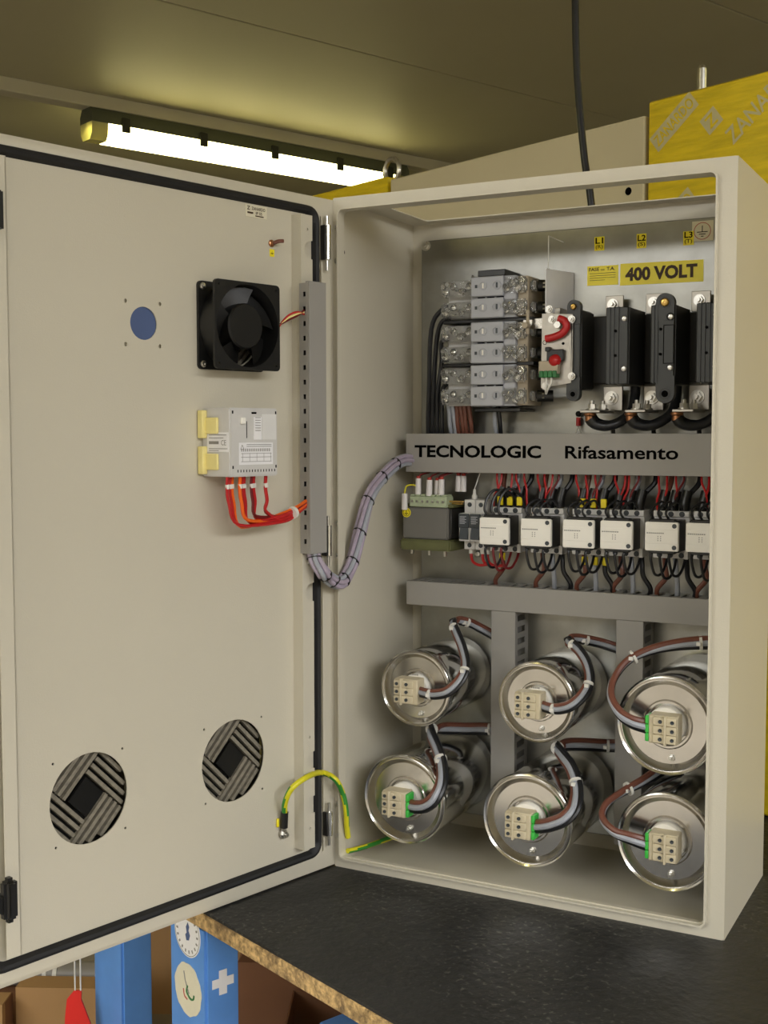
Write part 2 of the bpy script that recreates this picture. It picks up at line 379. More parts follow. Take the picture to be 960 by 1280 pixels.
def stk2(t):
    pts = []
    for k in range(40):
        a = 2*math.pi*k/40; rr = .039*(1+.018*math.sin(7*a)+.015*math.sin(13*a+1)); pts.append((-.024+rr*.95*math.cos(a), -.132+rr*math.sin(a)))
    b = nb(); xz(b, pts, [], -.2512, .0009); part('disc', b, 'paper', t)
    b = nb(); tube(b, [(-.034, -.2514, -.107), (-.030, -.2514, -.12), (-.024, -.2514, -.13), (-.020, -.2514, -.137)], .0011, 6); part('line_print', b, 'greyink', t)
    b = nb(); tube(b, [(-.024, -.2514, -.126), (-.026, -.2514, -.136), (-.016, -.2514, -.143), (-.008, -.2514, -.141), (-.006, -.2514, -.135)], .0016, 6); part('curl_print', b, 'pcb', t)
    b = nb(); tube(b, [(-.036, -.2514, -.134), (-.033, -.2514, -.144), (-.025, -.2514, -.147)], .0009, 6); part('red_print', b, 'redink', t)
sticker('round_sticker', 'round white sticker with dark rim print high on the blue leg', stk1)
sticker('round_sticker', 'peeling round cream sticker below the other on the blue leg', stk2)
t = thing('cross_sticker', 'white plus shaped sticker on the right face of the blue leg', 'sticker', (.0245, -.22, -.1), 'room')
b = nb(); q = .0065; a_ = .018
prism(b, [(-q, -a_), (q, -a_), (q, -q), (a_, -q), (a_, q), (q, q), (q, a_), (-q, a_), (-q, q), (-a_, q), (-a_, -q), (-q, -q)], [], (.0242, -.2215, -.112), Y, Z, X, .0008); part('cross', b, 'label', t)
# neighbouring bench leg and clutter below
b = nb(); post(b, -.536, -.425, -.15, -.09, FLOOR, -TH); part('leg', b, 'blue', bench, 'plain blue painted steel post')
def carton(name, label, x0, x1, y0, y1, z0, z1, mat, flap=None, rz=0):
    t = thing(name, label, 'box', ((x0+x1)/2, (y0+y1)/2, z0), 'clutter')
    w = .004
    for nm, a in (('side', (x0, x0+w, y0, y1)), ('side', (x1-w, x1, y0, y1)), ('side', (x0+w, x1-w, y0, y0+w)), ('side', (x0+w, x1-w, y1-w, y1))):
        b = nb(); box(b, a[0], a[1], a[2], a[3], z0, z1); part(nm, b, mat, t)
    b = nb(); box(b, x0+w, x1-w, y0+w, y1-w, z0, z0+w); part('base', b, mat, t)
    if flap:
        b = nb(); prism(b, [(x0, 0), (x1, 0), (x1-.02, flap), (x0+.02, flap)], [], (0, y0, z1), X, V((0, -.75, .66)), V((0, .66, .75)), w); part('flap', b, mat, t)
        b = nb(); prism(b, [(y0, 0), (y1, 0), (y1-.02, flap), (y0+.02, flap)], [], (x1-w, 0, z1), Y, V((.5, 0, .86)), V((-.86, 0, .5)), w); part('flap', b, mat, t)
    else:
        b = nb(); box(b, x0, x1, y0, y1, z1, z1+w); part('lid', b, mat, t)
    b = nb(); box(b, x1, x1+.0006, y0+.3*(y1-y0), y0+.3*(y1-y0)+.05, z0+.02, z1); part('tape', b, 'card2', t)
    return t
carton('cardboard_box', 'light brown cardboard box on the floor behind the red tag', -.79, -.54, .80, .86, FLOOR, -.588, 'card')
carton('cardboard_box', 'open cardboard box with raised flap between the blue posts', -.60, -.30, 1.32, 1.7, FLOOR, -.64, 'card', .16)
carton('cardboard_box', 'cardboard box at the lower left picture corner', -1.10, -.80, .74, .80, FLOOR, -.60, 'card')
carton('cardboard_box', 'dark carton under the grey tube behind the light brown box', -1.25, -.66, .92, 1.12, FLOOR, -.679, 'card2')
carton('cardboard_box', 'tall dark brown carton under the chipboard bench edge', -.29, -.06, .86, 1.15, FLOOR, -.545, 'card2', .07)
carton('cardboard_box', 'low dark carton in front of the tall dark carton', -.16, .22, .52, .84, FLOOR, -.60, 'card2', .05)
t = thing('grey_tube', 'grey painted tube with white rings lying behind the cardboard box', 'pipe', (-.95, 1.0, -.675), 'clutter')
b = nb(); cyl(b, (-1.22, 1.0, -.6425), (-.62, 1.0, -.6425), .0295, 20); part('tube', b, 'pipe', t)
for xx in (-.785, -.76, -.655):
    b = nb(); cyl(b, (xx, 1.0, -.6425), (xx+.010, 1.0, -.6425), .0315, 20); part('ring', b, 'tie', t)
t = thing('red_tag', 'red fabric tag hanging on two white strings left of the blue posts', 'tag', (-.487, .26, -.33), 'clutter')
b = nb()
prism(b, [(-.026, -.125), (-.010, -.142), (.034, -.135), (.022, -.06), (.006, -.016), (.007, .0), (-.007, .0), (-.020, -.016), (-.024, -.05)], [], (-.487, .26, -.332), X, Z, Y, .004); part('tag', b, 'redtag', t)
for dx in (-.005, .005):
    b = nb(); tube(b, [(-.487+dx, .262, -.334), (-.487+dx, .262, -.25), (-.487+dx*.6, .262, -.12), (-.487, .262, -TH-.0015)], .0014, 6); part('string', b, 'tie', t)

# ================================================================== ENCLOSURES BEHIND (room axes)
PY = .729
def backbox(name, label, x0, x1, y0, y1, z0, z1, mat, front=True):
    t = thing(name, label, 'enclosure', ((x0+x1)/2, (y0+y1)/2, z0), 'room')
    b = nb(); box(b, x0, x1, y0+.02, y1, z0, z1, .003); part('body', b, mat, t)
    b = nb(); box(b, x0+.001, x1-.001, y0, y0+.019, z0+.002, z1-.001, .003); part('front_panel', b, mat, t)
    return t
bb = backbox('tall_enclosure', 'beige sheet metal enclosure standing on the bench behind the open one', -.735, .010, PY, 1.0, 0, 1.272, 'paint_far')
b = nb(); cyl(b, (.008-.035, PY-.0008, 1.136), (.008-.035, PY+.001, 1.136), .0075, 18); part('hole', b, 'ink', bb, 'small round black hole')
yb = backbox('wrapped_enclosure', 'tall enclosure in yellow printed film right behind the open one', .0165, .80, PY, 1.05, 0, 1.295, 'film')
def filmband(t, cx, cz, ang, L, H, s, y):
    eu = V((math.cos(ang), 0, math.sin(ang))); ev = V((-math.sin(ang), 0, math.cos(ang)))
    c0 = V((cx, y, cz))
    if s:
        b = nb(); quad(b, c0-eu*L/2-ev*H/2+Y*.0006, eu, ev, L, H); part('print_band', b, 'filmprint', t)
        b = nb(); text(b, s, c0, eu, ev, L*.9, H*.62, .012, 1., True); part('print_letters', b, 'film', t)
    else:
        b = nb(); quad(b, c0-eu*H/2-ev*H/2+Y*.0006, eu, ev, H, H); part('print_band', b, 'filmprint', t)
        b = nb(); text(b, 'Z', c0, eu, ev, H*.6, H*.66, .02, 1., True); part('print_letters', b, 'film', t)
def filmtext(t, cx, cz, ang, L, H, s, y):
    eu = V((math.cos(ang), 0, math.sin(ang))); ev = V((-math.sin(ang), 0, math.cos(ang)))
    b = nb(); text(b, s, V((cx, y, cz)), eu, ev, L, H, .012, 1., True); part('print_letters', b, 'filmprint', t)
yf = PY-.0012
filmband(yb, .076, 1.245, R(38), .112, .035, 'ZANARDO', yf)
filmband(yb, .158, 1.232, R(38), .1, .036, None, yf)
filmtext(yb, .262, 1.245, R(38), .17, .032, 'ZANARDO', yf)
filmband(yb, .076, 1.075, R(38), .112, .035, 'ZANARDO', yf)
filmband(yb, .158, 1.062, R(38), .1, .036, None, yf)
filmtext(yb, .262, 1.075, R(38), .17, .032, 'ZANARDO', yf)
filmband(yb, .076, .72, R(38), .112, .035, 'ZANARDO', yf)
filmtext(yb, .262, .72, R(38), .17, .032, 'ZANARDO', yf)
b = nb(); cyl(b, (.10, PY+.05, 1.29), (.10, PY+.05, 1.345), .0085, 14); lathe(b, [(.0085, 0), (.006, .006), (.0001, .008)], (.10, PY+.05, 1.345), Z, 14); part('lifting_pin', b, 'steel', yb)
yl = backbox('wrapped_enclosure', 'yellow film covered enclosure with lifting ring, left behind the open one', -1.35, -.745, PY, 1.05, 0, 1.281, 'film')
b = nb(); pts = [V((-.762 + .026*math.cos(a), PY+.03, 1.300 + .028*math.sin(a))) for a in [2*math.pi*k/20 for k in range(21)]]
tube(b, pts, .006, 8, 2); part('lifting_ring', b, 'steel', yl)

# ================================================================== THE OPEN ENCLOSURE
WD, HT, DP, TK = .6, 1.03, .271, .0015
enc = thing('electrical_enclosure', 'open beige steel electrical enclosure standing on the black workbench', 'enclosure', (.3, .135, 0))
b = nb(); box(b, 0, TK, TK, DP, 0, HT); part('side_panel', b, 'paint', enc)
b = nb(); box(b, WD-TK, WD, TK, DP, 0, HT); part('side_panel', b, 'paint', enc)
b = nb(); box(b, TK, WD-TK, DP-TK, DP, 0, HT); part('back_panel', b, 'paint', enc)
b = nb(); box(b, TK, WD-TK, TK, DP-TK, 0, TK); part('bottom_panel', b, 'paint', enc)
b = nb(); prism(b, [(TK, TK), (WD-TK, TK), (WD-TK, DP-TK), (TK, DP-TK)], [rrect(.041, .545, .108, .24, .006, 3)], (0, 0, HT-TK), X, Y, Z, TK); part('top_panel', b, 'paint', enc)
IN = (.0108, .5725, .0185, 1.0125)
b = nb(); xz(b, rrect(0, WD, 0, HT, .003, 3), [rrect(*IN, .007, 5)], 0, TK); part('front_flange', b, 'paint', enc)
b = nb(); o_ = rrect(IN[0], IN[1]+.004, IN[2]-.004, IN[3], .010, 6); i_ = rrect(IN[0]+.002, IN[1]+.0015, IN[2]-.0015, IN[3]-.002, .008, 6)
ringloft(b, [[(p[0], TK, p[1]) for p in o_], [(p[0], -.008, p[1]) for p in o_], [(p[0], -.008, p[1]) for p in i_], [(p[0], .012, p[1]) for p in i_]], False, False); part('rim_lip', b, 'paint', enc)
b = nb(); cyl(b, (.0019, .03, .953), (.0012, .03, .953), .0032, 14); part('hole', b, 'ink', enc)
plate = nb(); box(plate, .028, .572, .2475, .25, .031, .998, .0012); plate = part('mounting_plate', plate, 'zinc', enc, 'galvanised steel mounting plate')
for px, pz in ((.036, .990), (.564, .990), (.036, .040), (.564, .040)):
    b = nb(); hexbolt(b, (px, .2475, pz), -Y, .0065, .006); part('plate_screw', b, 'steel', plate)
def dpart(name, bm, mat, t):
    bmesh.ops.transform(bm, matrix=FR['door'], verts=bm.verts); return part(name, bm, mat, t)
for z0, z1 in ((.935, .986), (.490, .536), (.056, .093)):
    zc = (z0+z1)/2
    h = nb(); cyl(h, (.0205, .0085, z0), (.0205, .0085, z1), .0052, 16); h = dpart('hinge', h, 'chrome', enc)
    b = nb(); cyl(b, (.0205, .0075, z0-.016), (.0205, .0075, z1+.014), .0026, 12); dpart('hinge_pin', b, 'steel', h)
    b = nb(); box(b, .0235, .0285, .0004, .011, z0, z1, .001); dpart('hinge_leaf', b, 'darkside', h)
    for dz in (zc+.025, zc-.025):
        b = nb(); hexbolt(b, (.0072, -.0002, dz), -Y, .0034, .004); part('hinge_screw', b, 'steel', h)

# ---- door (door axes: x from the hinge outwards, y out of its inner face, z up)
DS1 = .618
hs = [circ(.4507, .2115, .0585, 40), circ(.2070, .2100, .0585, 40), circ(.2075, .8225, .055, 40), circ(.3555, .8185, .0215, 28)]
for x_, z_ in ((.3836, .8455), (.3287, .8455), (.3842, .7902), (.3292, .7902)): hs.append(circ(x_, z_, .0028, 10))
for x_, z_ in ((.5034, .2665), (.3988, .2655), (.5011, .1598), (.3958, .159), (.2610, .2649), (.1530, .2636), (.2597, .1593), (.1522, .1568)): hs.append(circ(x_, z_, .0018, 8))
b = nb(); xz(b, [(.028, .022), (DS1-.02, .022), (DS1-.02, 1.012), (.028, 1.012)], hs, -.0016, .0016)
ob_ = mesh_of('door', b, 'paint', (0, 0, 0))
door = bpy.data.objects.new('door', ob_); COL.objects.link(door); door.parent = enc
door.matrix_local = M.Translation(-BASE[enc.name]) @ FR['door']; BASE[door.name] = V((0, 0, 0))
door['label'] = 'beige enclosure door swung open to the left'
def ring_door(ins, n):
    h = n if n < -.02 else max(n, -.0003)
    return [(-.0016+ins, h, .003+ins), (DS1-ins, n, .003+ins), (DS1-ins, n, 1.027-ins), (-.0016+ins, h, 1.027-ins)]
b = nb(); ringloft(b, [ring_door(.03, -.0205), ring_door(.0, -.0205), ring_door(.0, -.010), ring_door(.003, -.007), ring_door(.012, .0), ring_door(.0275, .0003)], False, False); part('edge_return', b, 'paint', door)
def gring(ins, n, bot=0.): return [(p[0], n, p[1]) for p in rrect(.033+ins, DS1-.016-ins, .0262+ins, 1.0122-ins, .022-ins*.6, 6)]
b = nb(); ringloft(b, [gring(0, .0002), gring(.002, .0062), gring(.006, .008), gring(.010, .0065), gring(.0138, .0002)], False, False); part('gasket', b, 'rubber', door, 'black foam sealing gasket')
def rail(name, s0, s1, hgt, z0, z1, bites, holes, label):
    b = nb(); box(b, s1-.0015, s1, .0, hgt, z0, z1)
    out = [(s1-.0015, z0), (s1-.0015, z1), (s0, z1)]
    for zc, rr in sorted(bites, reverse=True):
        for k in range(11):
            a = R(90 - 18*k); out.append((s0 + rr*1.25*max(math.cos(a), 0), zc + rr*math.sin(a)))
    out.append((s0, z0))
    xz(b, out, [circ(x_, z_, .0022, 8) for x_, z_ in holes], hgt-.0015, .0015)
    return part(name, b, 'paint', door, label)
rl = rail('stiffener_rail', .064, .0872, .020, .0515, .993, [(.943, .0135), (.440, .0140), (.186, .0130), (.118, .0130)], [(.0745, .972), (.0745, .484), (.0745, .222), (.0745, .083)], 'beige perforated stiffener with half round cut outs')
b = nb(); box(b, .5635, .565, .0, .019, .05, .995); box(b, .5635, .583, .0175, .019, .05, .995); part('latch_rail', b, 'paint', door)
for zc in (.126, .930):
    h = nb(); box(h, .5755, .5935, .019, .038, zc-.027, zc+.027, .006, 3); h = part('latch', h, 'black', door, 'black plastic latch')
    b = nb(); cyl(b, (.590, .0192, zc-.004), (.590, .030, zc-.004), .012, 20); part('latch_hub', b, 'black', h)
b = nb(); xz(b, circ(.3555, .8185, .0225, 28), [], -.0062, .0035); part('cover_disc', b, 'bluedisc', door, 'slate blue disc behind a round hole')
for x_, z_ in ((.3836, .8455), (.3287, .8455), (.3842, .7902), (.3292, .7902)):
    b = nb(); cyl(b, (x_, -.010, z_), (x_, -.003, z_), .0027, 10); part('hole_screw', b, 'steel', door)
b = nb(); lathe(b, [(.0052, 0), (.0052, .002), (.003, .003), (.003, .006), (.0001, .0065)], (.128, .0, .9475), Y, 14); part('earth_stud', b, 'copper', door)
b = nb(); tube(b, [(.128, .005, .9475), (.124, .011, .950), (.117, .014, .951)], .0028, 8); part('stud_wire', b, 'brown', door)
b = nb(); box(b, .122, .131, .0, .0005, .929, .9395); part('earth_label', b, 'yellow', door)
b = nb(); 
for zz, ww in ((.9352, .0012), (.9335, .005), (.9320, .003)): quad(b, (.1265-ww/2, .0007, zz), X, Z, ww, .0008)
part('earth_mark', b, 'brownink', door)
# maker's plate on the door
t = thing('maker_label', 'pale paper maker label at the top of the open door', 'label', (.157, 0, .988), 'door')
b = nb(); box(b, .1365, .1775, .0002, .0008, .980, .997); part('paper', b, 'paper', t)
b = nb(); text(b, 'Z', (.1748, .0011, .9895), -X, Z, .006, .0055, .03); text(b, 'ZANARDO', (.166, .0011, .990), -X, Z, .026, .0045, .02); text(b, 'IP 55', (.158, .0011, .9842), -X, Z, .012, .004, .02)
quad(b, (.174, .0011, .9845), -X, Z, .011, .0025); quad(b, (.159, .0011, .9815), -X, Z, .016, .0016)
part('lettering', b, 'brownink', t)

# ---- vent grilles
def grille(label, cx, cz, R0, n0):
    t = thing('vent_grille', label, 'vent grille', (cx, n0, cz), 'door', 'round vent grilles in the door')
    b = nb(); xz(b, rrect(cx-.074, cx+.074, cz-.074, cz+.074, .008, 4), [circ(cx, cz, R0+.001, 40)], n0-.006, .004); part('frame', b, 'black', t)
    b = nb(); xz(b, rrect(cx-.072, cx+.072, cz-.072, cz+.072, .008, 4), [], n0-.026, .003); part('backing', b, 'black', t)
    h = .0205; p_ = V((-.7071, 0, .7071)); q_ = V((.7071, 0, .7071)); c0 = V((cx, n0-.010, cz))
    b = nb(); pr = [(-h+.002, -h+.002), (h-.002, -h+.002), (h-.002, h-.002), (-h+.002, h-.002)]
    prism(b, pr, [], c0, p_, q_, Y, .004); part('centre_boss', b, 'black', t)
    nsl = 4; pitch = (R0-h)/nsl
    def slat(pa, qa, pb, qb, along_p):
        b = nb(); A = c0 + p_*pa + q_*qa; B = c0 + p_*pb + q_*qb; d = (B-A).normalized(); nrm = d.cross(Y).normalized()
        w = pitch*.29; up_ = Y*.003; ti = Y*.0
        ringloft(b, [[A-nrm*w-up_-ti, A+nrm*w-up_+ti, A+nrm*w*.9+up_+ti, A-nrm*w*.9+up_-ti], [B-nrm*w-up_-ti, B+nrm*w-up_+ti, B+nrm*w*.9+up_+ti, B-nrm*w*.9+up_-ti]])
        part('slat', b, 'slat', t)
    for k in range(nsl):
        v = h + pitch*(k+.5); e = math.sqrt(max(R0*R0 - v*v, 0))
        if e > .004:
            slat(max(-h, -e), v, e, v, True)            # upper left field
            slat(min(h, e), -v, -e, -v, True)           # lower right field
            slat(v, -e, v, min(h, e), False)            # upper right field
            slat(-v, e, -v, max(-h, -e), False)         # lower left field
    return t
grille('larger looking vent grille low on the door, nearest its latch side', .4507, .2115, .0605, -.0016)
grille('vent grille low on the door, nearer the hinges and earth wire', .2070, .2100, .0605, -.0016)
grille('vent grille hidden behind the black fan on the door', .2075, .8225, .0565, -.0016)

# ---- axial fan on the door
fan = thing('axial_fan', 'square black axial fan screwed to the open door', 'fan', (.2075, 0, .8225), 'door')
fc = (.2075, .8225); hf = .0597
for n0, nm in ((.0005, 'back_flange'), (.034, 'front_flange')):
    b = nb(); xz(b, rrect(fc[0]-hf, fc[0]+hf, fc[1]-hf, fc[1]+hf, .006, 4), [circ(*fc, .0565, 40)] + [circ(fc[0]+sx*.0525, fc[1]+sz*.0525, .002, 8) for sx in (-1, 1) for sz in (-1, 1)], n0, .004); part(nm, b, 'fanblack', fan)
b = nb(); lathe(b, [(.0585, .0), (.0585, .0295), (.0565, .0295), (.0565, .0), (.0585, 0)], (fc[0], .0045, fc[1]), Y, 40); part('shroud', b, 'fanblack', fan)
hub = nb(); lathe(hub, [(.0001, .002), (.031, .002), (.0315, .005), (.0315, .0275), (.0295, .030), (.0001, .030)], (fc[0], .004, fc[1]), Y, 36); hub = part('hub', hub, 'fanblack', fan)
for k in range(5):
    b = nb(); a0 = 2*math.pi*k/5; rings = []
    for rr in (.031, .040, .048, .0545):
        row = []
        for j in range(5):
            f_ = j/4; a = a0 + (f_-.5)*1.0 + (rr-.031)*6; row.append(V((fc[0]+rr*math.cos(a), .010+.018*f_, fc[1]+rr*math.sin(a))))
        rings.append(row + [p + Y*.0012 for p in reversed(row)])
    ringloft(b, rings); part('blade', b, 'fanblack', fan)
for k in range(3):
    a = R(100+120*k); b = nb(); d = V((math.cos(a), 0, math.sin(a))); s_ = V((-d.z, 0, d.x))
    c0 = V((fc[0], 0, fc[1])); ringloft(b, [[c0+d*r_-s_*.003+Y*.001, c0+d*r_+s_*.003+Y*.001, c0+d*r_+s_*.003+Y*.0045, c0+d*r_-s_*.003+Y*.0045] for r_ in (.028, .058)]); part('strut', b, 'fanblack', fan)
for sx, sz in ((1, 1), (1, -1), (-1, 1), (-1, -1)):
    b = nb(); screw(b, (fc[0]+sx*.0525, .0045, fc[1]+sz*.0525), Y, .0048, .0035); part('screw', b, 'steel', fan)
fw_ = thing('fan_lead', 'twisted red and pale two core lead from the fan into the door duct', 'wire', (.12, .03, .81), 'door')
for k, mt in enumerate(('red', 'cream', 'darkred')):
    b = nb(); o_ = (k-1)*.0028; tube(b, [(.148, .014, .802+o_), (.141, .022, .822+o_), (.128, .031, .838-o_), (.112, .036, .846-o_), (.094, .032, .850+o_)], .0015, 6); part('wire', b, mt, fw_)

# ---- power factor controller on the door
ct = thing('controller_unit', 'pale grey power factor controller with cream clips on the door', 'controller', (.216, 0, .617), 'door')
C0, C1, CZ0, CZ1, CN = .172, .260, .617, .710, .058
b = nb(); box(b, C0, C1, .0005, CN, CZ0, CZ1, .0018, 2); part('case', b, 'ctrl', ct)
b = nb(); box(b, C0+.004, C0+.030, CN, CN+.0008, CZ0+.050, CZ1-.008); part('cover_panel', b, 'offwhite', ct)
b = nb(); box(b, C0+.031, C0+.045, CN, CN+.0008, CZ0+.050, CZ1-.012); part('info_label', b, 'label', ct)
b = nb(); box(b, C0+.010, C0+.072, CN, CN+.0006, CZ0+.016, CZ0+.046); part('wiring_label', b, 'label', ct)
b = nb()
for k in range(16): quad(b, (C0+.016+.0034*k, CN+.0009, CZ0+.034), X, Z, .0016, .004)
for zz in (.020, .026, .031): quad(b, (C0+.013, CN+.0009, CZ0+zz), X, Z, .056, .0006)
for zz in (.0405, .043): quad(b, (C0+.013, CN+.0009, CZ0+zz), X, Z, .046, .0008)
for k in range(5): quad(b, (C0+.014+.013*k, CN+.0009, CZ0+.020), X, Z, .0006, .012)
for k in range(6): quad(b, (C0+.033, CN+.0011, CZ0+.062+.0035*k), X, Z, .010, .0009)
b2 = V((C0+.064, CN+.0009, CZ0+.037)); tube(b, [b2, b2+V((.006, 0, 0)), b2+V((.003, 0, .006)), b2], .0004, 5, 1)
part('label_print', b, 'greyink', ct)
b = nb(); box(b, C0+.040, C0+.049, CN-.001, CN+.0004, CZ1-.008, CZ1-.0055); box(b, C0+.0575, C0+.0585, CN-.001, CN+.0004, CZ0+.052, CZ0+.075)
for k in range(14): box(b, C0+.006+.0052*k, C0+.0072+.0052*k, CN-.001, CN+.0004, CZ0+.006, CZ0+.0095)
for x_, z_ in ((C0+.003, CZ1-.006), (C1-.006, CZ1-.006), (C0+.003, CZ0+.013), (C1-.006, CZ0+.013)): box(b, x_, x_+.002, CN-.001, CN+.0004, z_-.002, z_+.002)
part('slots', b, 'ink', ct)
b = nb(); box(b, C0+.062, C0+.070, CN, CN+.004, CZ1-.022, CZ1-.013, .001); part('switch_tab', b, 'white', ct)
for zz in (.632, .681):
    b = nb(); box(b, C1, C1+.004, .006, .036, zz-.006, zz+.016, .0012); box(b, C1, C1+.009, .0015, .012, zz-.012, zz+.026, .001); part('clip', b, 'cream', ct)
    b = nb(); box(b, C0-.005, C0, .028, .04, zz-.002, zz+.009, .001); part('clip', b, 'cream', ct)
sl = nb(); box(sl, C1, C1+.0006, .012, .055, .6505, .677); sl = part('side_label', sl, 'label', ct)
b = nb()
for zz, l_ in ((.673, .036), (.669, .03), (.6545, .038), (.652, .02)): quad(b, (C1+.0009, .016, zz), Y, Z, l_, .0009)
text(b, 'CE', (C1+.0009, .041, .6595), Y, Z, .010, .007); quad(b, (C1+.0009, .016, .661), Y, Z, .02, .004)
part('side_print', b, 'greyink', sl)
# harness of the controller
hn = thing('wire_harness', 'red and orange wire harness curving from the controller into the door duct', 'wire harness', (.18, .05, .60), 'door')
cols = ['red', 'red', 'orange', 'orange', 'red', 'red', 'darkred', 'red', 'red', 'red', 'red']
ss = [.2555, .2465, .2395, .2325, .2235, .2175, .2115, .2055, .1995, .1855, .1805]
for k, (s_, c_) in enumerate(zip(ss, cols)):
    nn = .047 - (k % 3)*.004; low = .565 - .018*(s_-.18)/.075 - .004*((k*7) % 3)
    e_ = ((k*5) % 11 - 5)
    b = nb(); tube(b, [(s_, nn, CZ0+.001), (s_+.001, nn, .600), (s_-.002, nn, .582), (s_*.72+.050, nn-.002, low+.004), (.150, .045-(k % 4)*.002, .556+e_*.0011), (.118, .040, .565+e_*.0010), (.093, .033, .573+e_*.0008), (.086, .031, .574+e_*.0006)], .0021 if c_ != 'orange' else .0025, 7, 5); w_ = part('wire', b, c_, hn)
    b = nb(); cyl(b, (s_, nn, .6005), (s_+.0006, nn, .6065), .0029, 8); part('wire_marker', b, 'tie', w_)
b = nb(); tt = (V((.118, .040, .565)) - V((.150, .045, .556))).normalized(); cyl(b, V((.128, .0415, .562))-tt*.003, V((.128, .0415, .562))+tt*.003, .0092, 14); part('cable_tie', b, 'tie', hn)

# ---- slotted duct on the door
dd = thing('slotted_wire_duct', 'narrow grey slotted wire duct upright on the open door', 'wire duct', (.075, .02, .50), 'door')
S0, S1, N0, N1, DZ0, DZ1 = .0585, .0918, .0202, .0405, .4995, .8925
holes = []
nh = 18
for k in range(nh):
    zc = DZ0+.018+k*(DZ1-DZ0-.034)/(nh-1)
    holes.append([(.0275, zc-.0035), (.0335, zc-.0035), (.0335, zc-.0012), (.0370, zc-.0012), (.0370, zc+.0005), (.0335, zc+.0005), (.0335, zc+.0035), (.0275, zc+.0035)])
b = nb(); prism(b, [(N0, DZ0), (N1-.001, DZ0), (N1-.001, DZ1), (N0, DZ1)], holes, (S1-.0015, 0, 0), Y, Z, X, .0015); part('slotted_wall', b, 'duct', dd)
b = nb(); box(b, S0, S0+.0015, N0, N1-.001, DZ0, DZ1); part('slotted_wall', b, 'duct', dd)
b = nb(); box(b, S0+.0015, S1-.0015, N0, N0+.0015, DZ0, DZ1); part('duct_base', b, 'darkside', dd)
b = nb(); box(b, S0-.0008, S1+.0008, N1-.001, N1+.0012, DZ0, DZ1+.002, .0006); box(b, S1, S1+.0009, N1-.0065, N1-.0008, DZ0, DZ1+.002); part('duct_cover', b, 'duct', dd)

# ================================================================== WIRE DUCTS INSIDE (cabinet axes)
def hduct(label, x0, x1, yf, z0, z1, slots=True):
    t = thing('wire_duct', label, 'wire duct', (x0, .2475, z0))
    hl = []
    n = int((x1-x0-.02)/.0185)
    for k in range(n):
        xc = x0+.014+k*.0185; hl.append([(xc-.0035, yf+.008), (xc+.0035, yf+.008), (xc+.0035, .236), (xc-.0035, .236)])
    for zz in (z0, z1-.0015):
        b = nb(); prism(b, [(x0, yf), (x1, yf), (x1, .2473), (x0, .2473)], hl, (0, 0, zz), X, Y, Z, .0015); part('slotted_wall', b, 'duct', t)
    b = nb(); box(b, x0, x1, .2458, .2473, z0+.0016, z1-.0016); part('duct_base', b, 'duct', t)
    b = nb(); box(b, x0-.0006, x1+.0006, yf-.0018, yf, z0-.0006, z1+.0006, .0005); box(b, x0, x1, yf, yf+.005, z1, z1+.0007); cv = part('duct_cover', b, 'duct', t)
    return t, cv
d1, cv1 = hduct('upper grey wire duct lettered TECNOLOGIC Rifasamento across the enclosure', .0295, .571, .19, .6125, .6745)
b = nb(); text(b, 'TECNOLOGIC', (.0452, .1878, .6362), X, Z, .221, .0202, .032); part('lettering', b, 'ink', cv1, 'black printed word TECNOLOGIC')
b = nb(); text(b, 'Rifasamento', (.3055, .1878, .6362), X, Z, .176, .0202, .019); part('lettering', b, 'ink', cv1, 'black printed word Rifasamento')
d2, cv2 = hduct('plain grey wire duct between the contactors and the capacitors', .0305, .571, .19, .3915, .4300)
def vduct(label, x0, x1, z0, z1):
    t = thing('slotted_wire_duct', label, 'wire duct', ((x0+x1)/2, .2475, z0))
    yf = .19
    hl = []; z = z1-.012
    while z > z0+.01:
        hl.append([(yf+.010, z-.0050), (yf+.044, z-.0050), (yf+.044, z+.0050), (yf+.010, z+.0050)]); z -= .0187
    for xx in (x0, x1-.0015):
        b = nb(); prism(b, [(yf, z0), (.2473, z0), (.2473, z1), (yf, z1)], hl, (xx, 0, 0), Y, Z, X, .0015); part('slotted_wall', b, 'duct', t)
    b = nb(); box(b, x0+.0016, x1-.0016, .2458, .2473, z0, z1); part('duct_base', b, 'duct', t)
    b = nb(); box(b, x0-.0006, x1+.0006, yf-.0018, yf, z0, z1, .0005); part('duct_cover', b, 'duct', t)
vduct('upright grey duct between the left and middle capacitors', .1840, .2240, .040, .3905)
vduct('upright grey duct between the middle and right capacitors', .3908, .4318, .040, .3905)

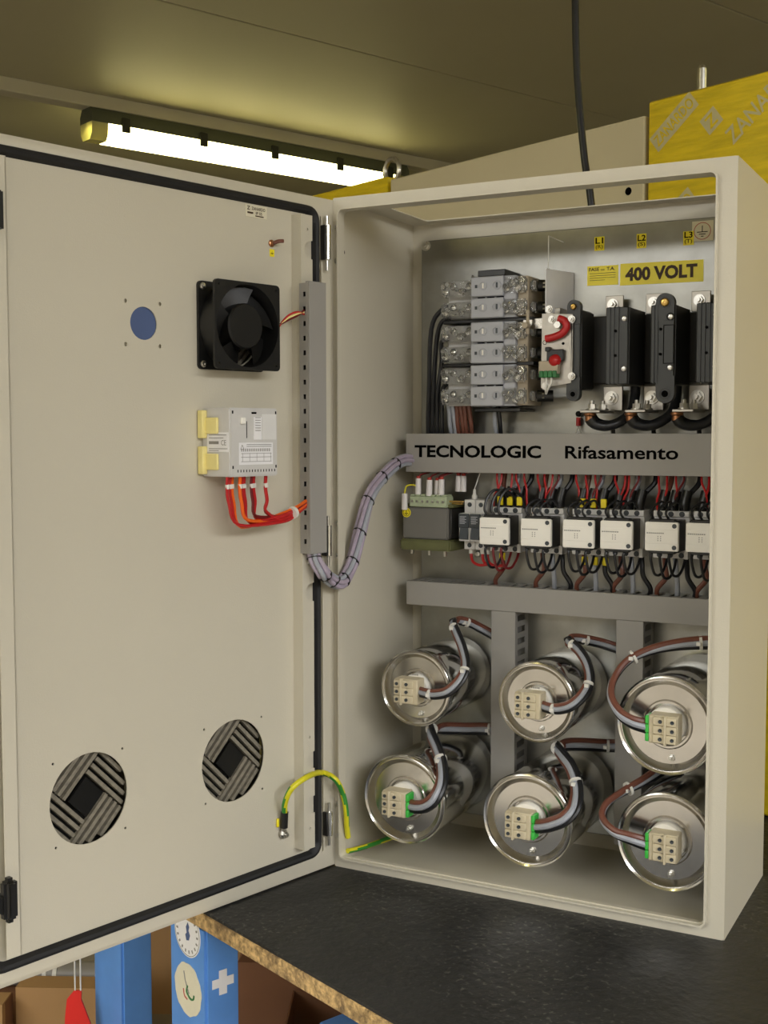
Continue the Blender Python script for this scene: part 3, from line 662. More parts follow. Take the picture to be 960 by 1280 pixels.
# ================================================================== CAPACITORS
def capacitor(label, cx, cz, r, yf, exit_right, green):
    t = thing('capacitor', label, 'capacitor', (cx, .2475, cz), 'cab', 'power capacitors in the bottom of the enclosure')
    yb_ = .2472; L = yb_-yf
    rim = r*1.045
    b = nb(); lathe(b, [(.0001, 0), (r*.96, 0), (r, .004), (r, L-.016), (r*.985, L-.0145), (r, L-.013), (r, L-.008), (rim, L-.006), (rim, L-.002), (rim*.985, L), (rim*.955, L-.0015)], (cx, yb_, cz), -Y, 64); part('can', b, 'alu', t)
    b = nb(); lathe(b, [(rim*.955, -.0015), (rim*.935, -.0024), (rim*.918, .0), (rim*.895, .0002), (rim*.79, -.0080), (rim*.50, -.0075), (rim*.47, -.0045), (rim*.43, -.0045), (rim*.41, -.012), (rim*.36, -.012)], (cx, yf, cz), -Y, 64); part('lid', b, 'alu_lid', t)
    b = nb(); lathe(b, [(rim*.42, -.0125), (.0001, -.0125)], (cx, yf, cz), -Y, 32); part('seal', b, 'black', t)
    ri = rim*.375
    b = nb(); lathe(b, [(ri, -.0125), (ri, .002), (ri*.96, .004), (.0001, .004)], (cx, yf, cz), -Y, 40); part('insulator', b, 'white', t)
    s = 1 if exit_right else -1
    # terminal block
    tw, thh, td = .0200, .0195, .030
    y1 = yf-.003; y0 = y1-td; bx = cx - s*.003
    tb = nb(); box(tb, bx-tw, bx+tw, y0+.004, y1, cz-thh, cz+thh, .0015)
    for k in range(3):
        zc = cz + (k-1)*.0122
        box(tb, bx-tw+.001 if s > 0 else bx-tw*.10, bx+tw*.10 if s > 0 else bx+tw-.001, y0, y0+.006, zc-.0058, zc+.0058, .001)
        box(tb, bx+tw*.25*s-.0085, bx+tw*.25*s+.0085, y0+.0008, y0+.006, zc-.0058, zc+.0058, .001)
    box(tb, bx-.0028-.005*s, bx+.0002-.005*s, y0-.0025, y0+.006, cz-thh-.001, cz+thh+.001, .0006)
    tb = part('terminal_block', tb, 'beigeblock', t, 'beige six hole terminal block')
    for k in range(3):
        for xx in (bx-.0135*s, bx+.003*s):
            b = nb(); lathe(b, [(.0026, 0), (.0026, .0016), (.0017, .0014), (.0001, .0006)], (xx, y0+.0003, cz+(k-1)*.0122), -Y, 12); part('terminal_screw', b, 'dgrey', tb)
    if green:
        for k in range(3):
            b = nb(); box(b, *sorted((bx+s*tw, bx+s*(tw+.005))), y0+.004, y1-.006, cz+(k-1)*.0122-.0057, cz+(k-1)*.0122+.0057, .001); part('plug', b, 'green', tb)
    b = nb(); hexbolt(b, (cx+.006, yf+.0075, cz-r*.70), -Y, r*.055, .006); part('earth_stud', b, 'steel', t)
    return t
CAPS = {1: (.101, .276, .0585, .08, True, False), 2: (.302, .275, .0585, .08, True, False), 3: (.508, .272, .0672, .04, False, True),
        4: (.101, .1095, .0672, .04, True, True), 5: (.304, .107, .0672, .04, True, True), 6: (.510, .108, .0672, .04, False, True)}
CL = {1: 'small aluminium capacitor in the upper left of the six', 2: 'small aluminium capacitor in the upper middle, between the grey upright ducts',
      3: 'large aluminium capacitor in the upper right, wires leaving to the left', 4: 'large aluminium capacitor at lower left nearest the earth wire',
      5: 'large aluminium capacitor at the bottom middle', 6: 'large aluminium capacitor in the lower right corner'}
for k, (cx, cz, r, yf, er, g) in CAPS.items():
    t = capacitor(CL[k], cx, cz, r, yf, er, g)
    if k in (1, 2):
        b = nb(); [quad(b, (cx-.0065+.0028*q_, yf-.0046, cz+.0215), X, Z, .0018, .0026) for q_ in range(5)]; part('collar_print', b, 'greyink', t)
def lead(label, pts, wr, off, twist, ties, order=('brown', 'grey', 'blackwire')):
    P = spline(pts, 7); n = len(P)
    t = thing('capacitor_lead', label, 'wire bundle', P[0], 'cab', 'three core leads of the capacitors')
    paths = [[], [], []]
    for i in range(n):
        T = (P[min(i+1, n-1)]-P[max(i-1, 0)]).normalized()
        Nn = Y.cross(T)
        if Nn.length < .15: Nn = Z.cross(T)
        Nn = -Nn.normalized(); Bn = T.cross(Nn).normalized()
        ph = R(twist[0] + (twist[1]-twist[0])*i/(n-1))
        for k in range(3): paths[k].append(P[i] + (Nn*math.cos(ph) + Bn*math.sin(ph))*off*(1-k) + Y*(-.9*wr if k == 1 else 0))
    for k in range(3):
        b = nb(); tube(b, paths[k], wr, 8, 1); part('wire', b, order[k], t)
    for f_ in ties:
        i = int(f_*(n-1)); T = (P[min(i+1, n-1)]-P[max(i-1, 0)]).normalized()
        b = nb(); cyl(b, P[i]-T*.002, P[i]+T*.002, off+wr*.92, 14); box(b, P[i].x-.003, P[i].x+.003, P[i].y-off-wr-.003, P[i].y-off-wr+.001, P[i].z-.0025, P[i].z+.0025); part('cable_tie', b, 'tie', t)
lead('lead arching over the upper left capacitor into the left upright duct', [(.118, .062, .2755), (0.1320, 0.056, 0.2755), (0.1498, 0.052, 0.2768), (0.1709, 0.05, 0.2842), (0.1854, 0.062, 0.3007), (0.1866, 0.08, 0.3199), (0.1699, 0.105, 0.3418), (0.1498, 0.125, 0.3624), (0.1365, 0.142, 0.3735), (0.1350, 0.163, 0.3745), (0.1459, 0.19, 0.3671), (0.158, 0.208, 0.3562), (.1830, .217, .3420)], .0036, .0048, (0, 0), (0.12, 0.4, 0.62, 0.82))
lead('lead arching over the upper middle capacitor into the right upright duct', [(.319, .062, .2745), (0.3320, 0.056, 0.2740), (0.3492, 0.052, 0.2759), (0.368, 0.05, 0.2842), (0.3807, 0.062, 0.2983), (0.3842, 0.08, 0.3165), (0.3708, 0.105, 0.337), (0.3502, 0.125, 0.3524), (0.3295, 0.142, 0.3600), (0.3320, 0.165, 0.3606), (0.3488, 0.19, 0.3545), (0.3649, 0.208, 0.348), (.3900, .216, .3400)], .0036, .0048, (0, 0), (0.12, 0.4, 0.62, 0.82))
lead('thick lead rising from the lower left capacitor into the left upright duct', [(.122, .020, .1080), (0.1360, 0.015, 0.1095), (0.1519, 0.012, 0.1149), (0.1656, 0.014, 0.1273), (0.1699, 0.03, 0.1483), (0.1581, 0.055, 0.1689), (0.1381, 0.08, 0.1855), (0.1164, 0.105, 0.1989), (0.1068, 0.13, 0.2013), (0.1121, 0.162, 0.1960), (0.1352, 0.19, 0.1915), (0.1551, 0.21, 0.1894), (.1830, .217, .1900)], .0046, .0060, (0, 0), (0.45, 0.66, 0.97))
lead('thick lead rising from the bottom middle capacitor into the right upright duct', [(.325, .020, .1075), (0.3370, 0.015, 0.1110), (0.3529, 0.012, 0.1174), (0.3713, 0.014, 0.1278), (0.38, 0.03, 0.142), (0.3748, 0.055, 0.1615), (0.3574, 0.08, 0.1826), (0.3336, 0.105, 0.194), (0.3185, 0.13, 0.1971), (0.3253, 0.162, 0.1950), (0.3506, 0.19, 0.1911), (0.3687, 0.21, 0.1874), (.3900, .216, .1880)], .0046, .0060, (0, 0), (0.45, 0.66, 0.94))
lead('thick lead looping left and up over the upper right capacitor', [(.487, .020, .2725), (0.4670, 0.014, 0.2780), (0.4482, 0.016, 0.2885), (0.4322, 0.03, 0.3075), (0.4304, 0.05, 0.3287), (0.4439, 0.07, 0.3517), (0.4707, 0.085, 0.3665), (0.5045, 0.1, 0.3750), (0.5370, 0.11, 0.3790), (0.5630, 0.12, 0.3800)], .0046, .0060, (180, 0), (0.6, 0.9))
lead('thick lead looping left from the lower right capacitor up behind', [(.489, .020, .1080), (0.4670, 0.014, 0.1140), (0.4435, 0.016, 0.1187), (0.4227, 0.03, 0.1321), (0.4217, 0.055, 0.147), (0.4399, 0.08, 0.1605), (0.4618, 0.11, 0.1720), (.4780, .15, .1820), (.490, .19, .190)], .0046, .0060, (180, 0), (0.66,))

# ================================================================== CONTACTOR ROW
CX = [.178, .2475, .3158, .375, .4433, .5035]
con0 = None
ORD = ['first', 'second', 'third', 'fourth', 'fifth', 'sixth']
b = nb(); box(b, .125, .565, .2395, .2473, .512, .536); solo('din_rail', b, 'zinc', 'steel mounting rail behind the row of contactors', 'rail', (.3, .2473, .524))
def contactor():
    x0 = CX[0]; zc = .5222
    t = thing('contactor', 'white fronted contactor, %s from the left in the row', 'contactor', (x0, .2395, zc), 'cab', 'row of white contactors')
    xb0, xb1 = x0+.001, x0+.0545
    b = nb(); box(b, xb0, xb1, .196, .2393, zc-.0355, zc+.0355, .001)
    part('base', b, 'offwhite', t)
    b = nb(); box(b, xb0, xb1, .192, .1965, zc-.0355, zc-.0265, .0008); box(b, xb0, xb1, .192, .1965, zc+.0265, zc+.0355, .0008); box(b, xb1-.006, xb1, .1885, .197, zc-.036, zc-.022, .0008); part('terminal_shroud', b, 'offwhite', t)
    for sz in (-1, 1):
        for k in range(3):
            xx = xb0+.010+k*.0165
            b = nb(); cyl(b, (xx, .1923, zc+sz*.0308), (xx, .1915, zc+sz*.0308), .0042, 12); cyl(b, (xx, .1915, zc+sz*.0308), (xx, .1905, zc+sz*.0308), .0022, 8); part('terminal_screw', b, 'dgrey', t)
    b = nb(); box(b, x0+.003, x0+.0485, .158, .1965, zc-.0235, zc+.0235, .001); part('body', b, 'black', t)
    fc_ = nb(); box(fc_, x0, x0+.0494, .1505, .158, zc-.0212, zc+.0212, .0012, 2)
    box(fc_, x0+.0005, x0+.0489, .1498, .1506, zc-.0105, zc+.0105, .0003); fc_ = part('front_block', fc_, 'white', t)
    b = nb(); [quad(b, (x0+.003+.0029*q_, .1495, zc+.0042), X, Z, .0021, .0016) for q_ in range(9)]
    for k in range(2):
        for j in range(3): quad(b, (x0+.019+k*.004, .1495, zc-.0005-j*.003), X, Z, .0014, .0014)
    part('front_print', b, 'greyink', fc_)
    for za, zb in ((zc+.0212, zc+.0255), (zc-.0255, zc-.0212)):
        b = nb(); box(b, x0+.006, x0+.044, .153, .166, za, zb, .001); part('wire_gate', b, 'black', t)
    for sz in (-1, 1):
        b = nb(); lathe(b, [(.0034, 0), (.0034, .0006), (.0016, .0005), (.0001, .0002)], (x0+.0435, .1505, zc+sz*.0158), -Y, 12); part('front_screw', b, 'dgrey', fc_)
    return t
con0 = contactor(); con0['label'] = 'white fronted contactor, first from the left, next to the slate modules'
PLACE = ['', 'second from the left in the row', 'third from the left in the row', 'fourth from the left in the row', 'fifth from the left in the row', 'last in the row, cut by the right flange']
for i in range(1, 6):
    copy_tree(con0, V((CX[i], .2395, .5222+.0005*i)), None, 'white fronted contactor, %s' % PLACE[i])
# two narrow fuse modules
for i in range(2):
    x0 = .1315+.0198*i; zc = .523
    t = thing('modular_fuse_holder', ('slate fronted fuse module beside the transformer', 'slate fronted fuse module beside the first contactor')[i], 'fuse holder', (x0, .2395, zc), 'cab', 'narrow fuse modules')
    b = nb(); box(b, x0, x0+.0192, .196, .2393, zc-.036, zc+.045, .001); part('base', b, 'offwhite', t)
    b = nb(); box(b, x0, x0+.0192, .175, .196, zc-.021, zc+.024, .001); part('neck', b, 'offwhite', t)
    b = nb(); box(b, x0+.0006, x0+.0186, .1712, .1752, zc+.001, zc+.0235, .0008); part('front_panel', b, 'dgrey', t)
    b = nb()
    for k in range(6): quad(b, (x0+.003, .1710, zc+.0075+k*.0022), X, Z, .0115 if k % 2 else .009, .0009)
    part('front_print', b, 'fuse', t)
    b = nb(); ringloft(b, [[(x0+.003, .1735, zc-.018), (x0+.0175, .1735, zc-.018), (x0+.0175, .1735, zc+.001), (x0+.003, .1735, zc+.001)], [(x0+.003, .1690, zc-.017), (x0+.0175, .1690, zc-.017), (x0+.0175, .1725, zc+.001), (x0+.003, .1725, zc+.001)]]); part('lever', b, 'dgrey', t)
    for z_ in (zc+.037, zc-.029):
        b = nb(); lathe(b, [(.0038, 0), (.0038, .0006), (.002, .0004), (.0001, .0002)], (x0+.0096, .1960, z_), -Y, 12); part('terminal_screw', b, 'dgrey', t)

# transformer
tr = thing('control_transformer', 'grey control transformer with olive core left of the contactors', 'transformer', (.078, .2475, .485))
b = nb(); box(b, .031, .1135, .172, .232, .503, .5545, .002, 2); part('winding', b, 'trafo', tr)
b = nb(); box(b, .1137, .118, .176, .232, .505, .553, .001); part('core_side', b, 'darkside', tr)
b = nb(); box(b, .029, .120, .166, .2473, .4845, .5025, .0025, 2); part('core_foot', b, 'olive', tr)
b = nb(); box(b, .029, .120, .176, .2473, .5548, .560, .001); part('core_top', b, 'olive', tr)
tt = nb(); box(tt, .045, .112, .169, .196, .5555, .5735, .0015)
for k in range(7): box(tt, .0465+k*.0093, .0535+k*.0093, .1685, .1965, .5735, .576, .0008)
tt = part('terminal_strip', tt, 'traftop', tr)
for k in range(7):
    b = nb(); cyl(b, (.050+k*.0093, .1695, .5645), (.050+k*.0093, .1680, .5645), .0022, 8); part('terminal_screw', b, 'steel', tt)
b = nb(); xz(b, circ(.0385, .5455, .0078, 24), [], .1712, .0007); es = part('earth_sticker', b, 'yellow', tr, 'round yellow earth sticker')
b = nb(); xz(b, circ(.0385, .5455, .0062, 24), [circ(.0385, .5455, .0055, 24)], .1708, .0003); quad(b, (.0380, .1708, .5445), X, Z, .001, .005)
for k, w_ in enumerate((.007, .0045, .002)): quad(b, (.0385-w_/2, .1708, .5440-k*.0015), X, Z, w_, .0008)
part('earth_mark', b, 'brownink', es)
for xx, zz in ((.040, .480), (.072, .479), (.1, .478)):
    b = nb(); cyl(b, (xx, .19, .4845), (xx, .19, zz-.004), .003, 8); part('foot_screw', b, 'steel', tr)
b = nb(); box(b, .112, .136, .18, .186, .5640, .5665); box(b, .112, .130, .19, .196, .560, .5625); part('side_strip', b, 'brass', tr)
for k, (xx, z0, z1, yy) in enumerate(((.0365, .5505, .577, .168), (.0575, .5745, .602, .176), (.0795, .574, .600, .172), (.0885, .5745, .599, .184), (.0985, .5745, .601, .178), (.112, .580, .606, .215), (.121, .580, .606, .215))):
    lb = ['white wire sleeve beside the yellow earth sticker', 'white wire sleeve upright above the left of the transformer', 'white wire sleeve upright above the transformer middle', 'white wire sleeve behind, between the two upright ones', 'white wire sleeve upright above the transformer right', 'hazy white sleeve behind the transformer sleeves', 'white sleeve at the back nearest the fuse modules'][k]
    t = thing('wire_sleeve', lb, 'wire sleeve', (xx, yy, z0), 'cab', 'white sleeves on the transformer terminals')
    b = nb(); cyl(b, (xx, yy, z0), (xx+.0006, yy, z1), .0052, 12, .0046); part('sleeve', b, 'sleeve', t)
    if k == 0: b = nb(); tube(b, [(xx, yy, z1), (xx+.004, yy, z1+.012), (xx+.013, yy+.004, z1+.014), (xx+.021, yy+.008, z1+.012)], .0013, 6); part('wire', b, 'gy', t)
    else:
        b = nb(); tube(b, [(xx, yy, z1), (xx+.002, yy+.006, z1+.006), (xx+.010-.004*(k % 3), .205, .611), (xx+.012-.004*(k % 3), .215, .616)], .0016, 6); part('wire', b, 'darkred', t)
        b = nb(); cyl(b, (xx+.0006, yy, z1), (xx+.0006, yy, z1+.004), .0034, 10); part('marker', b, 'redink', t)
b = nb(); lathe(b, [(.0045, 0), (.0045, .006), (.003, .008), (.0022, .016), (.0001, .018)], (.1425, .212, .568), Z, 10); tube(b, [(.1425, .212, .585), (.147, .213, .598), (.152, .214, .613)], .0009, 5)
solo('thin_white_wire', b, 'tie', 'thin pale wire rising from the fuse module to the upper duct', 'wire', (.1425, .212, .568))
b = nb(); screw(b, (.134, .2475, .475), -Y, .0055, .004); solo('plate_screw', b, 'steel', 'screw in the plate below the fuse modules', 'screw', (.134, .2475, .475))

# wires above and below the contactors
def wire(name, pts, r, mat, label, group, seg=7, sub=5):
    b = nb(); tube(b, pts, r, seg, sub); return solo(name, b, mat, label, 'wire', pts[0], 'cab', group)
ORDN = ['first', 'second', 'third', 'fourth', 'fifth', 'last']
rnd = random.Random(3)
for i, x0 in enumerate(CX):
    nm = ORDN[i]; zt = .5222+.0005*i; last = i == 5
    xm = .5725
    for k, c_ in enumerate(('brown', 'grey', 'blackwire')):
        cn = ('brown', 'grey', 'black')[k]
        xe = min(x0+.012+k*.0165, xm-.004); xs = min(xe+.004+.006*k+rnd.uniform(-.003, .005), xm-.004)
        b = nb(); tube(b, [(xs, .222, .6165), (xs-.001, .218, .600), (xe+.004, .210, .582), (xe, .206, .566), (xe, .206, .556)], .0041, 8, 5)
        t = thing('power_wire', '%s power wire from the lettered duct into the top of the %s contactor' % (cn, nm), 'wire', (xe, .206, .5575), 'cab', 'thick wires above the contactors'); part('insulation', b, c_, t)
        b = nb(); tube(b, [(xe+.004, .2060, .589), (xe+.001, .2020, .572), (xe, .2010, .5588)], .0076, 10, 3); part('boot', b, 'black', t)
        if i in (0, 2) and True:
            b = nb(); box(b, xe+.002, xe+.0110, .1885, .1935, .561, .5750, .001); part('yellow_marker', b, 'ysleeve', t)
        # below
        xb = xe+.002; xo = xb + (-.012 if k == 0 else (.002 if k == 1 else .012)) ; xo = min(xo, xm-.005)
        if not (i == 0 and k != 0):
            t = thing('power_wire', '%s power wire from the bottom of the %s contactor into the plain duct' % (cn, nm), 'wire', (xb, .21, .487), 'cab', 'thick wires below the contactors')
            b = nb(); tube(b, [(xb, .210, .4885), (xb+.002, .207, .475), (xb+.004, .206, .458), (xo+.002, .210, .440), (xo, .215, .4275)], .0038, 8, 5); part('insulation', b, c_, t)
            if i in (0, 2):
                b = nb(); box(b, xb+.002, xb+.0110, .1930, .1995, .472, .4845, .001); part('yellow_marker', b, 'ysleeve', t)
    nred = 5 if i == 0 else 3
    for k in range(nred):
        xs = min(x0+.006+k*.012+rnd.uniform(-.004, .004), xm-.004); xe = min(xs+rnd.uniform(-.010, .010), xm-.004)
        wire('thin_wire', [(xs, .206, .6165), (xs+.001, .203, .602), ((xs+xe)/2+.003, .199, .588), (xe, .1985, .574), (xe+.001, .199, .5585)], .0017, 'red', '%s thin red wire from the lettered duct to the %s contactor' % (ORDN[k] if k else 'leftmost', nm), 'thin red wires at the %s contactor' % nm, 6)
    if i: 
        xs = min(x0+.030, xm-.006); wire('thin_wire', [(xs+.012, .203, .6165), (xs+.014, .199, .604), (xs+.004, .197, .585), (xs-.004, .198, .5585)] if not last else [(xs+.004, .203, .6165), (xs+.006, .199, .604), (xs, .197, .585), (xs-.004, .198, .5585)], .0017, 'darkred', 'dark red wire crossing above the %s contactor' % nm, 'dark red wires above the contactors', 6)
    for k in range(3):
        xs = x0+.010+k*.0115; tall = (.034, .034, .036)[k] if i == 0 else .020
        xe = min(xs+(.022 if i == 0 else .010), xm-.003)
        wire('jumper_wire', [(xs, .160, zt+.0245), (xs-.004, .157, zt+.034), (xs-.001, .163, zt+.028+tall*.75), (xs+.008, .176, zt+.030+tall), (xe, .190, zt+.027+tall*.75), (xe+.002, .198, zt+.035)], .0019 if i else .0023, 'blackwire', '%s black jumper looping over the top of the %s contactor' % (('left', 'middle', 'right')[k], nm), 'jumpers above the %s contactor' % nm, 7)
        xb = x0+.008+k*.0135; dn = .030 + .004*(k % 2)
        col_ = 'darkred' if i == 0 and k else 'blackwire'
        xe2 = min(xb+.013, xm-.003)
        wire('jumper_wire', [(xb, .160, zt-.0245), (xb-.001, .158, zt-.034), (xb+.003, .164, zt-.026-dn), (xb+.009, .175, zt-.029-dn), (xe2, .186, zt-.026-dn*.75), (xe2+.001, .196, zt-.0362)], .0021, col_, ('left', 'middle', 'right')[k]+(' black' if col_ == 'blackwire' else ' dark red')+' jumper looping under the %s contactor' % nm, 'jumpers under the %s contactor' % nm, 7)
for k, xx in enumerate((.1405, .1605, .169)):
    t = thing('thin_wire', ('red wire hooking down from the fuse module beside the transformer', 'red wire hooking down from the fuse module beside the contactors', 'red wire hooking right below the first contactor edge')[k], 'wire', (xx, .205, .487), 'cab', 'red hooks below the fuse modules')
    b = nb(); tube(b, [(xx, .205, .486), (xx+.001, .203, .474), (xx+.006, .200, .466), (xx+.018, .198, .462), (xx+.032, .197, .464)], .0024, 7); part('insulation', b, 'red', t)
    b = nb(); cyl(b, (xx, .205, .4865), (xx+.0002, .2045, .4795), .0042, 9); part('marker', b, 'tie', t)

# ================================================================== FUSE BLOCKS (upper left)
b = nb(); box(b, .112, .124, .2385, .2473, .695, .935); solo('support_rail', b, 'zinc', 'thin upright rail behind the left ends of the fuse blocks', 'rail', (.118, .2473, .69))
fb0 = None
def fuse_block():
    zc = .8895
    t = thing('fuse_block', 'x', 'fuse block', (.175, .2473, zc), 'cab', 'stack of three fuse blocks')
    b = nb(); box(b, .150, .226, .178, .2471, zc-.0325, zc+.0325, .0015); part('body', b, 'fuse', t)
    b = nb(); box(b, .2262, .244, .185, .2471, zc-.0315, zc+.0315, .0015); part('terminal_base', b, 'tan', t)
    b = nb(); box(b, .100, .1498, .200, .2471, zc-.031, zc+.031, .0015); part('terminal_base', b, 'offwhite', t)
    for sz in (-1, 1):
        zr = zc+sz*.0168
        lid = nb(); box(lid, .152, .2075, .1715, .178, zr-.0155, zr+.0155, .0015); lid = part('row_cover', lid, 'fuse', t)
        for xx in (.1735, .1970):
            b = nb(); lathe(b, [(.0068, 0), (.0068, .0014), (.0058, .0018), (.0056, .0004), (.0001, .0004)], (xx, .1715, zr+.001), -Y, 20); part('knob', b, 'fuse', lid)
            b = nb(); box(b, xx-.0012, xx+.0012, .1695, .1712, zr-.003, zr+.005); part('knob_slot', b, 'white' if xx < .18 else 'dgrey', lid)
        b = nb(); box(b, .1595, .1635, .1708, .1714, zr-.002, zr+.003); part('mark', b, 'dgrey', lid)
        b = nb()
        for kk in range(3): box(b, .162+kk*.016, .174+kk*.016, .1765, .178, zc-.0008, zc+.0008)
        part('seam', b, 'ink', t)
        for (xa, xc) in ((.094, .151), (.2035, .2440)):
            m_ = nb(); rr_ = random.Random(int(xa*1000)+sz)
            yc_ = .182 if xa < .1 else .1735
            box(m_, xa, xc, yc_, yc_+.024 if xa < .1 else .1845, zr-.0125, zr+.0125, .003, 2)
            for j in range(7):
                cx_ = xa+.007+j*(xc-xa-.014)/6; cz_ = zr+rr_.uniform(-.007, .007); rr2 = rr_.uniform(.0035, .006)
                lathe(m_, [(rr2, -.001), (rr2, .003), (rr2*.7, .006), (.0001, .007)], (cx_, yc_, cz_), -Y, 12)
            cv_ = part('terminal_cover', m_, 'clear', t, 'clear plastic terminal cover')
            for j in range(4):
                b = nb(); screw(b, (xa+.008+j*(xc-xa-.016)/3, yc_+.0115 if xa < .1 else yc_+.0095, zr+(.004 if j % 2 else -.004)), -Y, .0062, .010 if xa < .1 else .008); part('terminal_screw', b, 'chrome', cv_)
        b = nb(); box(b, .2445, .254, .190, .214, zr-.0075, zr+.0075, .002, 2); part('outlet_nose', b, 'clear', t)
    return t
fb0 = fuse_block(); fb0['label'] = 'topmost pale grey fuse block with clear terminal covers'
copy_tree(fb0, V((.175, .2473, .8185)), None, 'middle pale grey fuse block of the stack of three')
copy_tree(fb0, V((.175, .2473, .7510)), None, 'lowest pale grey fuse block, just above the lettered duct')
for zc, lb in ((.8540, 'black divider bar between the top and middle fuse blocks'), (.7848, 'black divider bar between the middle and lowest fuse blocks'), (.9275, 'short black bar on top of the fuse block stack'), (.7125, 'black bar under the lowest fuse block')):
    x0, x1 = (.158, .205) if zc > .9 else ((.154, .232) if zc < .75 else (.098, .254))
    b = nb(); box(b, x0, x1, .185, .2471, zc-.0028 if zc < .9 else zc-.004, zc+.0028 if zc < .9 else zc+.006, .001); solo('divider_bar', b, 'black', lb, 'divider', ((x0+x1)/2, .2471, zc))
k = 0
for zc in (.8895, .8185, .7510):
    for sz in (1, -1):
        zr = zc+sz*.0168; k += 1
        t = thing('insulated_tail', 'black insulated cable tail right of the fuse blocks, %s from the top' % ORD[k-1], 'cable tail', (.262, .2, zr), 'cab', 'black tails beside the fuse blocks')
        b = nb(); cyl(b, (.2535, .203, zr), (.2775, .210, zr), .0092, 14); part('sleeve', b, 'black', t)
        for dz in (-.003, .003):
            b = nb(); cyl(b, (.2640, .1962, zr+dz), (.2672, .197, zr+dz), .0014, 6); part('sleeve_rivet', b, 'steel', t)
for k in range(4):
    y0 = .193+.004*k
    lb = ['outermost', 'second', 'third', 'innermost'][k]
    zs = (.880, .860, .828, .795)[k]
    wire('feeder_wire', [(.1035, .200+.0002*k, zs), (.090, .196, zs-.004), (.0710+.0078*k, .1965+.004*k, zs-.035), (.063+.0080*k, .205, .745), (.0565+.0085*k, .215, .700), (.0545+.0085*k, .220, .672)], .0038, 'blackwire', '%s black feeder bending down left of the fuse blocks' % lb, 'black feeders left of the fuse blocks', 9)
for k in range(8):
    c_ = ('grey', 'grey', 'brown', 'brown', 'brown', 'brown', 'grey', 'blackwire')[k]
    xx = (.098, .105, .112, .119, .126, .134, .178, .185)[k]
    wire('feeder_wire', [(xx, .205, .724), (xx+.001, .208, .71), (xx-.001+.002*(k % 2), .214, .69), (xx, .220, .672)], .0037, c_, ('leftmost grey', 'second grey', 'leftmost brown', 'second brown', 'third brown', 'rightmost brown', 'lone grey', 'lone black')[k] + (' wire dropping under the left half of the lowest fuse block' if k < 6 else ' wire dropping under the right half of the lowest fuse block'), ('left wires' if k < 6 else 'right wires')+' under the fuse blocks', 8)
# barrier, mast
b = nb(); prism(b, [(0, .862), (.0715, .862), (.0715, .9285), (0, .9285)], [], (.2745, .178, 0), V((.30, .954, 0)), Z, V((.954, -.30, 0)), .0015); solo('barrier_sheet', b, 'label', 'white insulating sheet standing out between the fuse blocks and switch', 'barrier', (.28, .2465, .862))
b = nb(); cyl(b, (.2785, .18, .928), (.2785, .18, .978), .0008, 6); cyl(b, (.2785, .18, .978), (.2785, .2473, .978), .0008, 6); solo('thin_stay', b, 'tie', 'thin pale stay above the white insulating sheet', 'stay', (.2785, .2473, .978))

# ================================================================== MAIN SWITCH
sw = thing('load_break_switch', 'big charcoal three pole load break switch with steel drive plate', 'switch', (.43, .2475, .745))
b = nb(); box(b, .305, .568, .231, .2472, .752, .857, .002); part('base', b, 'darkside', sw)
UN = [(.300, .3255, .170), (.3819, .4158, .145), (.4491, .4842, .145), (.5152, .5491, .145)]
for j, (xa, xc, yf) in enumerate(UN):
    if j:
        f_ = nb(); box(f_, xa, xc, yf, .2305, .7475, .861, .0015); f_ = part('pole_fin', f_, 'charcoal', sw)
        b = nb(); box(b, xc+.0001, xc+.0012, yf+.003, .230, .7485, .8600); part('fin_side_shade', b, 'darkside', f_)  # thin darker sheet, paints the shaded right side of the fin
        b = nb()
        for xr in ((.006, .012, .019) if j != 2 else (.005, .010)): box(b, xa+xr, xa+xr+.0012, yf-.0018, yf+.0005, .7475, .861)
        part('fin_rib', b, 'charcoal', f_)
        for zz in (.790, .826):
            b = nb(); cyl(b, (xa+.015, yf-.0022, zz), (xa+.015, yf+.001, zz), .0021, 10); part('fin_hole', b, 'ink', f_)
        for zz in (.770, .843):
            b = nb(); lathe(b, [(.0058, 0), (.0058, .001), (.0045, .001), (.0001, .0004)], (xc-.006, yf, zz), -Y, 16); part('screw_recess', b, 'black', f_)
            b = nb(); screw(b, (xc-.0055, yf-.0006, zz), -Y, .0042, .0028); part('screw', b, 'steel', f_)
def ear(zc, x, ye, scr, er=.0135):
    e_ = nb(); s = 1 if zc > .8 else -1
    out = [(x-er, zc-.026*s)] + [(x-er*math.cos(math.pi*k/12), zc+s*er*math.sin(math.pi*k/12)) for k in range(13)] + [(x+er, zc-.026*s)]
    xz(e_, out, [], ye, .012); e_ = part('mounting_ear', e_, 'charcoal', sw)
    b = nb(); lathe(b, [(er*.62, 0), (er*.62, .0008), (er*.5, .0008), (er*.46, -.001), (.0001, -.001)], (x, ye, zc), -Y, 20); part('ear_ring', b, 'darkside', e_)
    if scr:
        b = nb(); screw(b, (x, ye, zc), -Y, er*.45, .004); part('ear_screw', b, 'brass', e_)
    else:
        b = nb(); cyl(b, (x, ye-.0004, zc), (x, ye-.0010, zc), er*.36, 14); part('ear_hole', b, 'ink', e_)
ear(.8640, .4700, .1440, True); ear(.7325, .4715, .1440, False)
ear(.867, .3240, .168, True, .0105); ear(.735, .3240, .168, False, .0105)
b = nb(); box(b, .3165, .3345, .170, .2305, .742, .863, .002); part('drive_housing', b, 'charcoal', sw)
b = nb(); box(b, .3346, .3357, .173, .230, .7445, .8605); part('drive_side_shade', b, 'darkside', sw)  # shade of the housing's right side, put in as a darker sheet
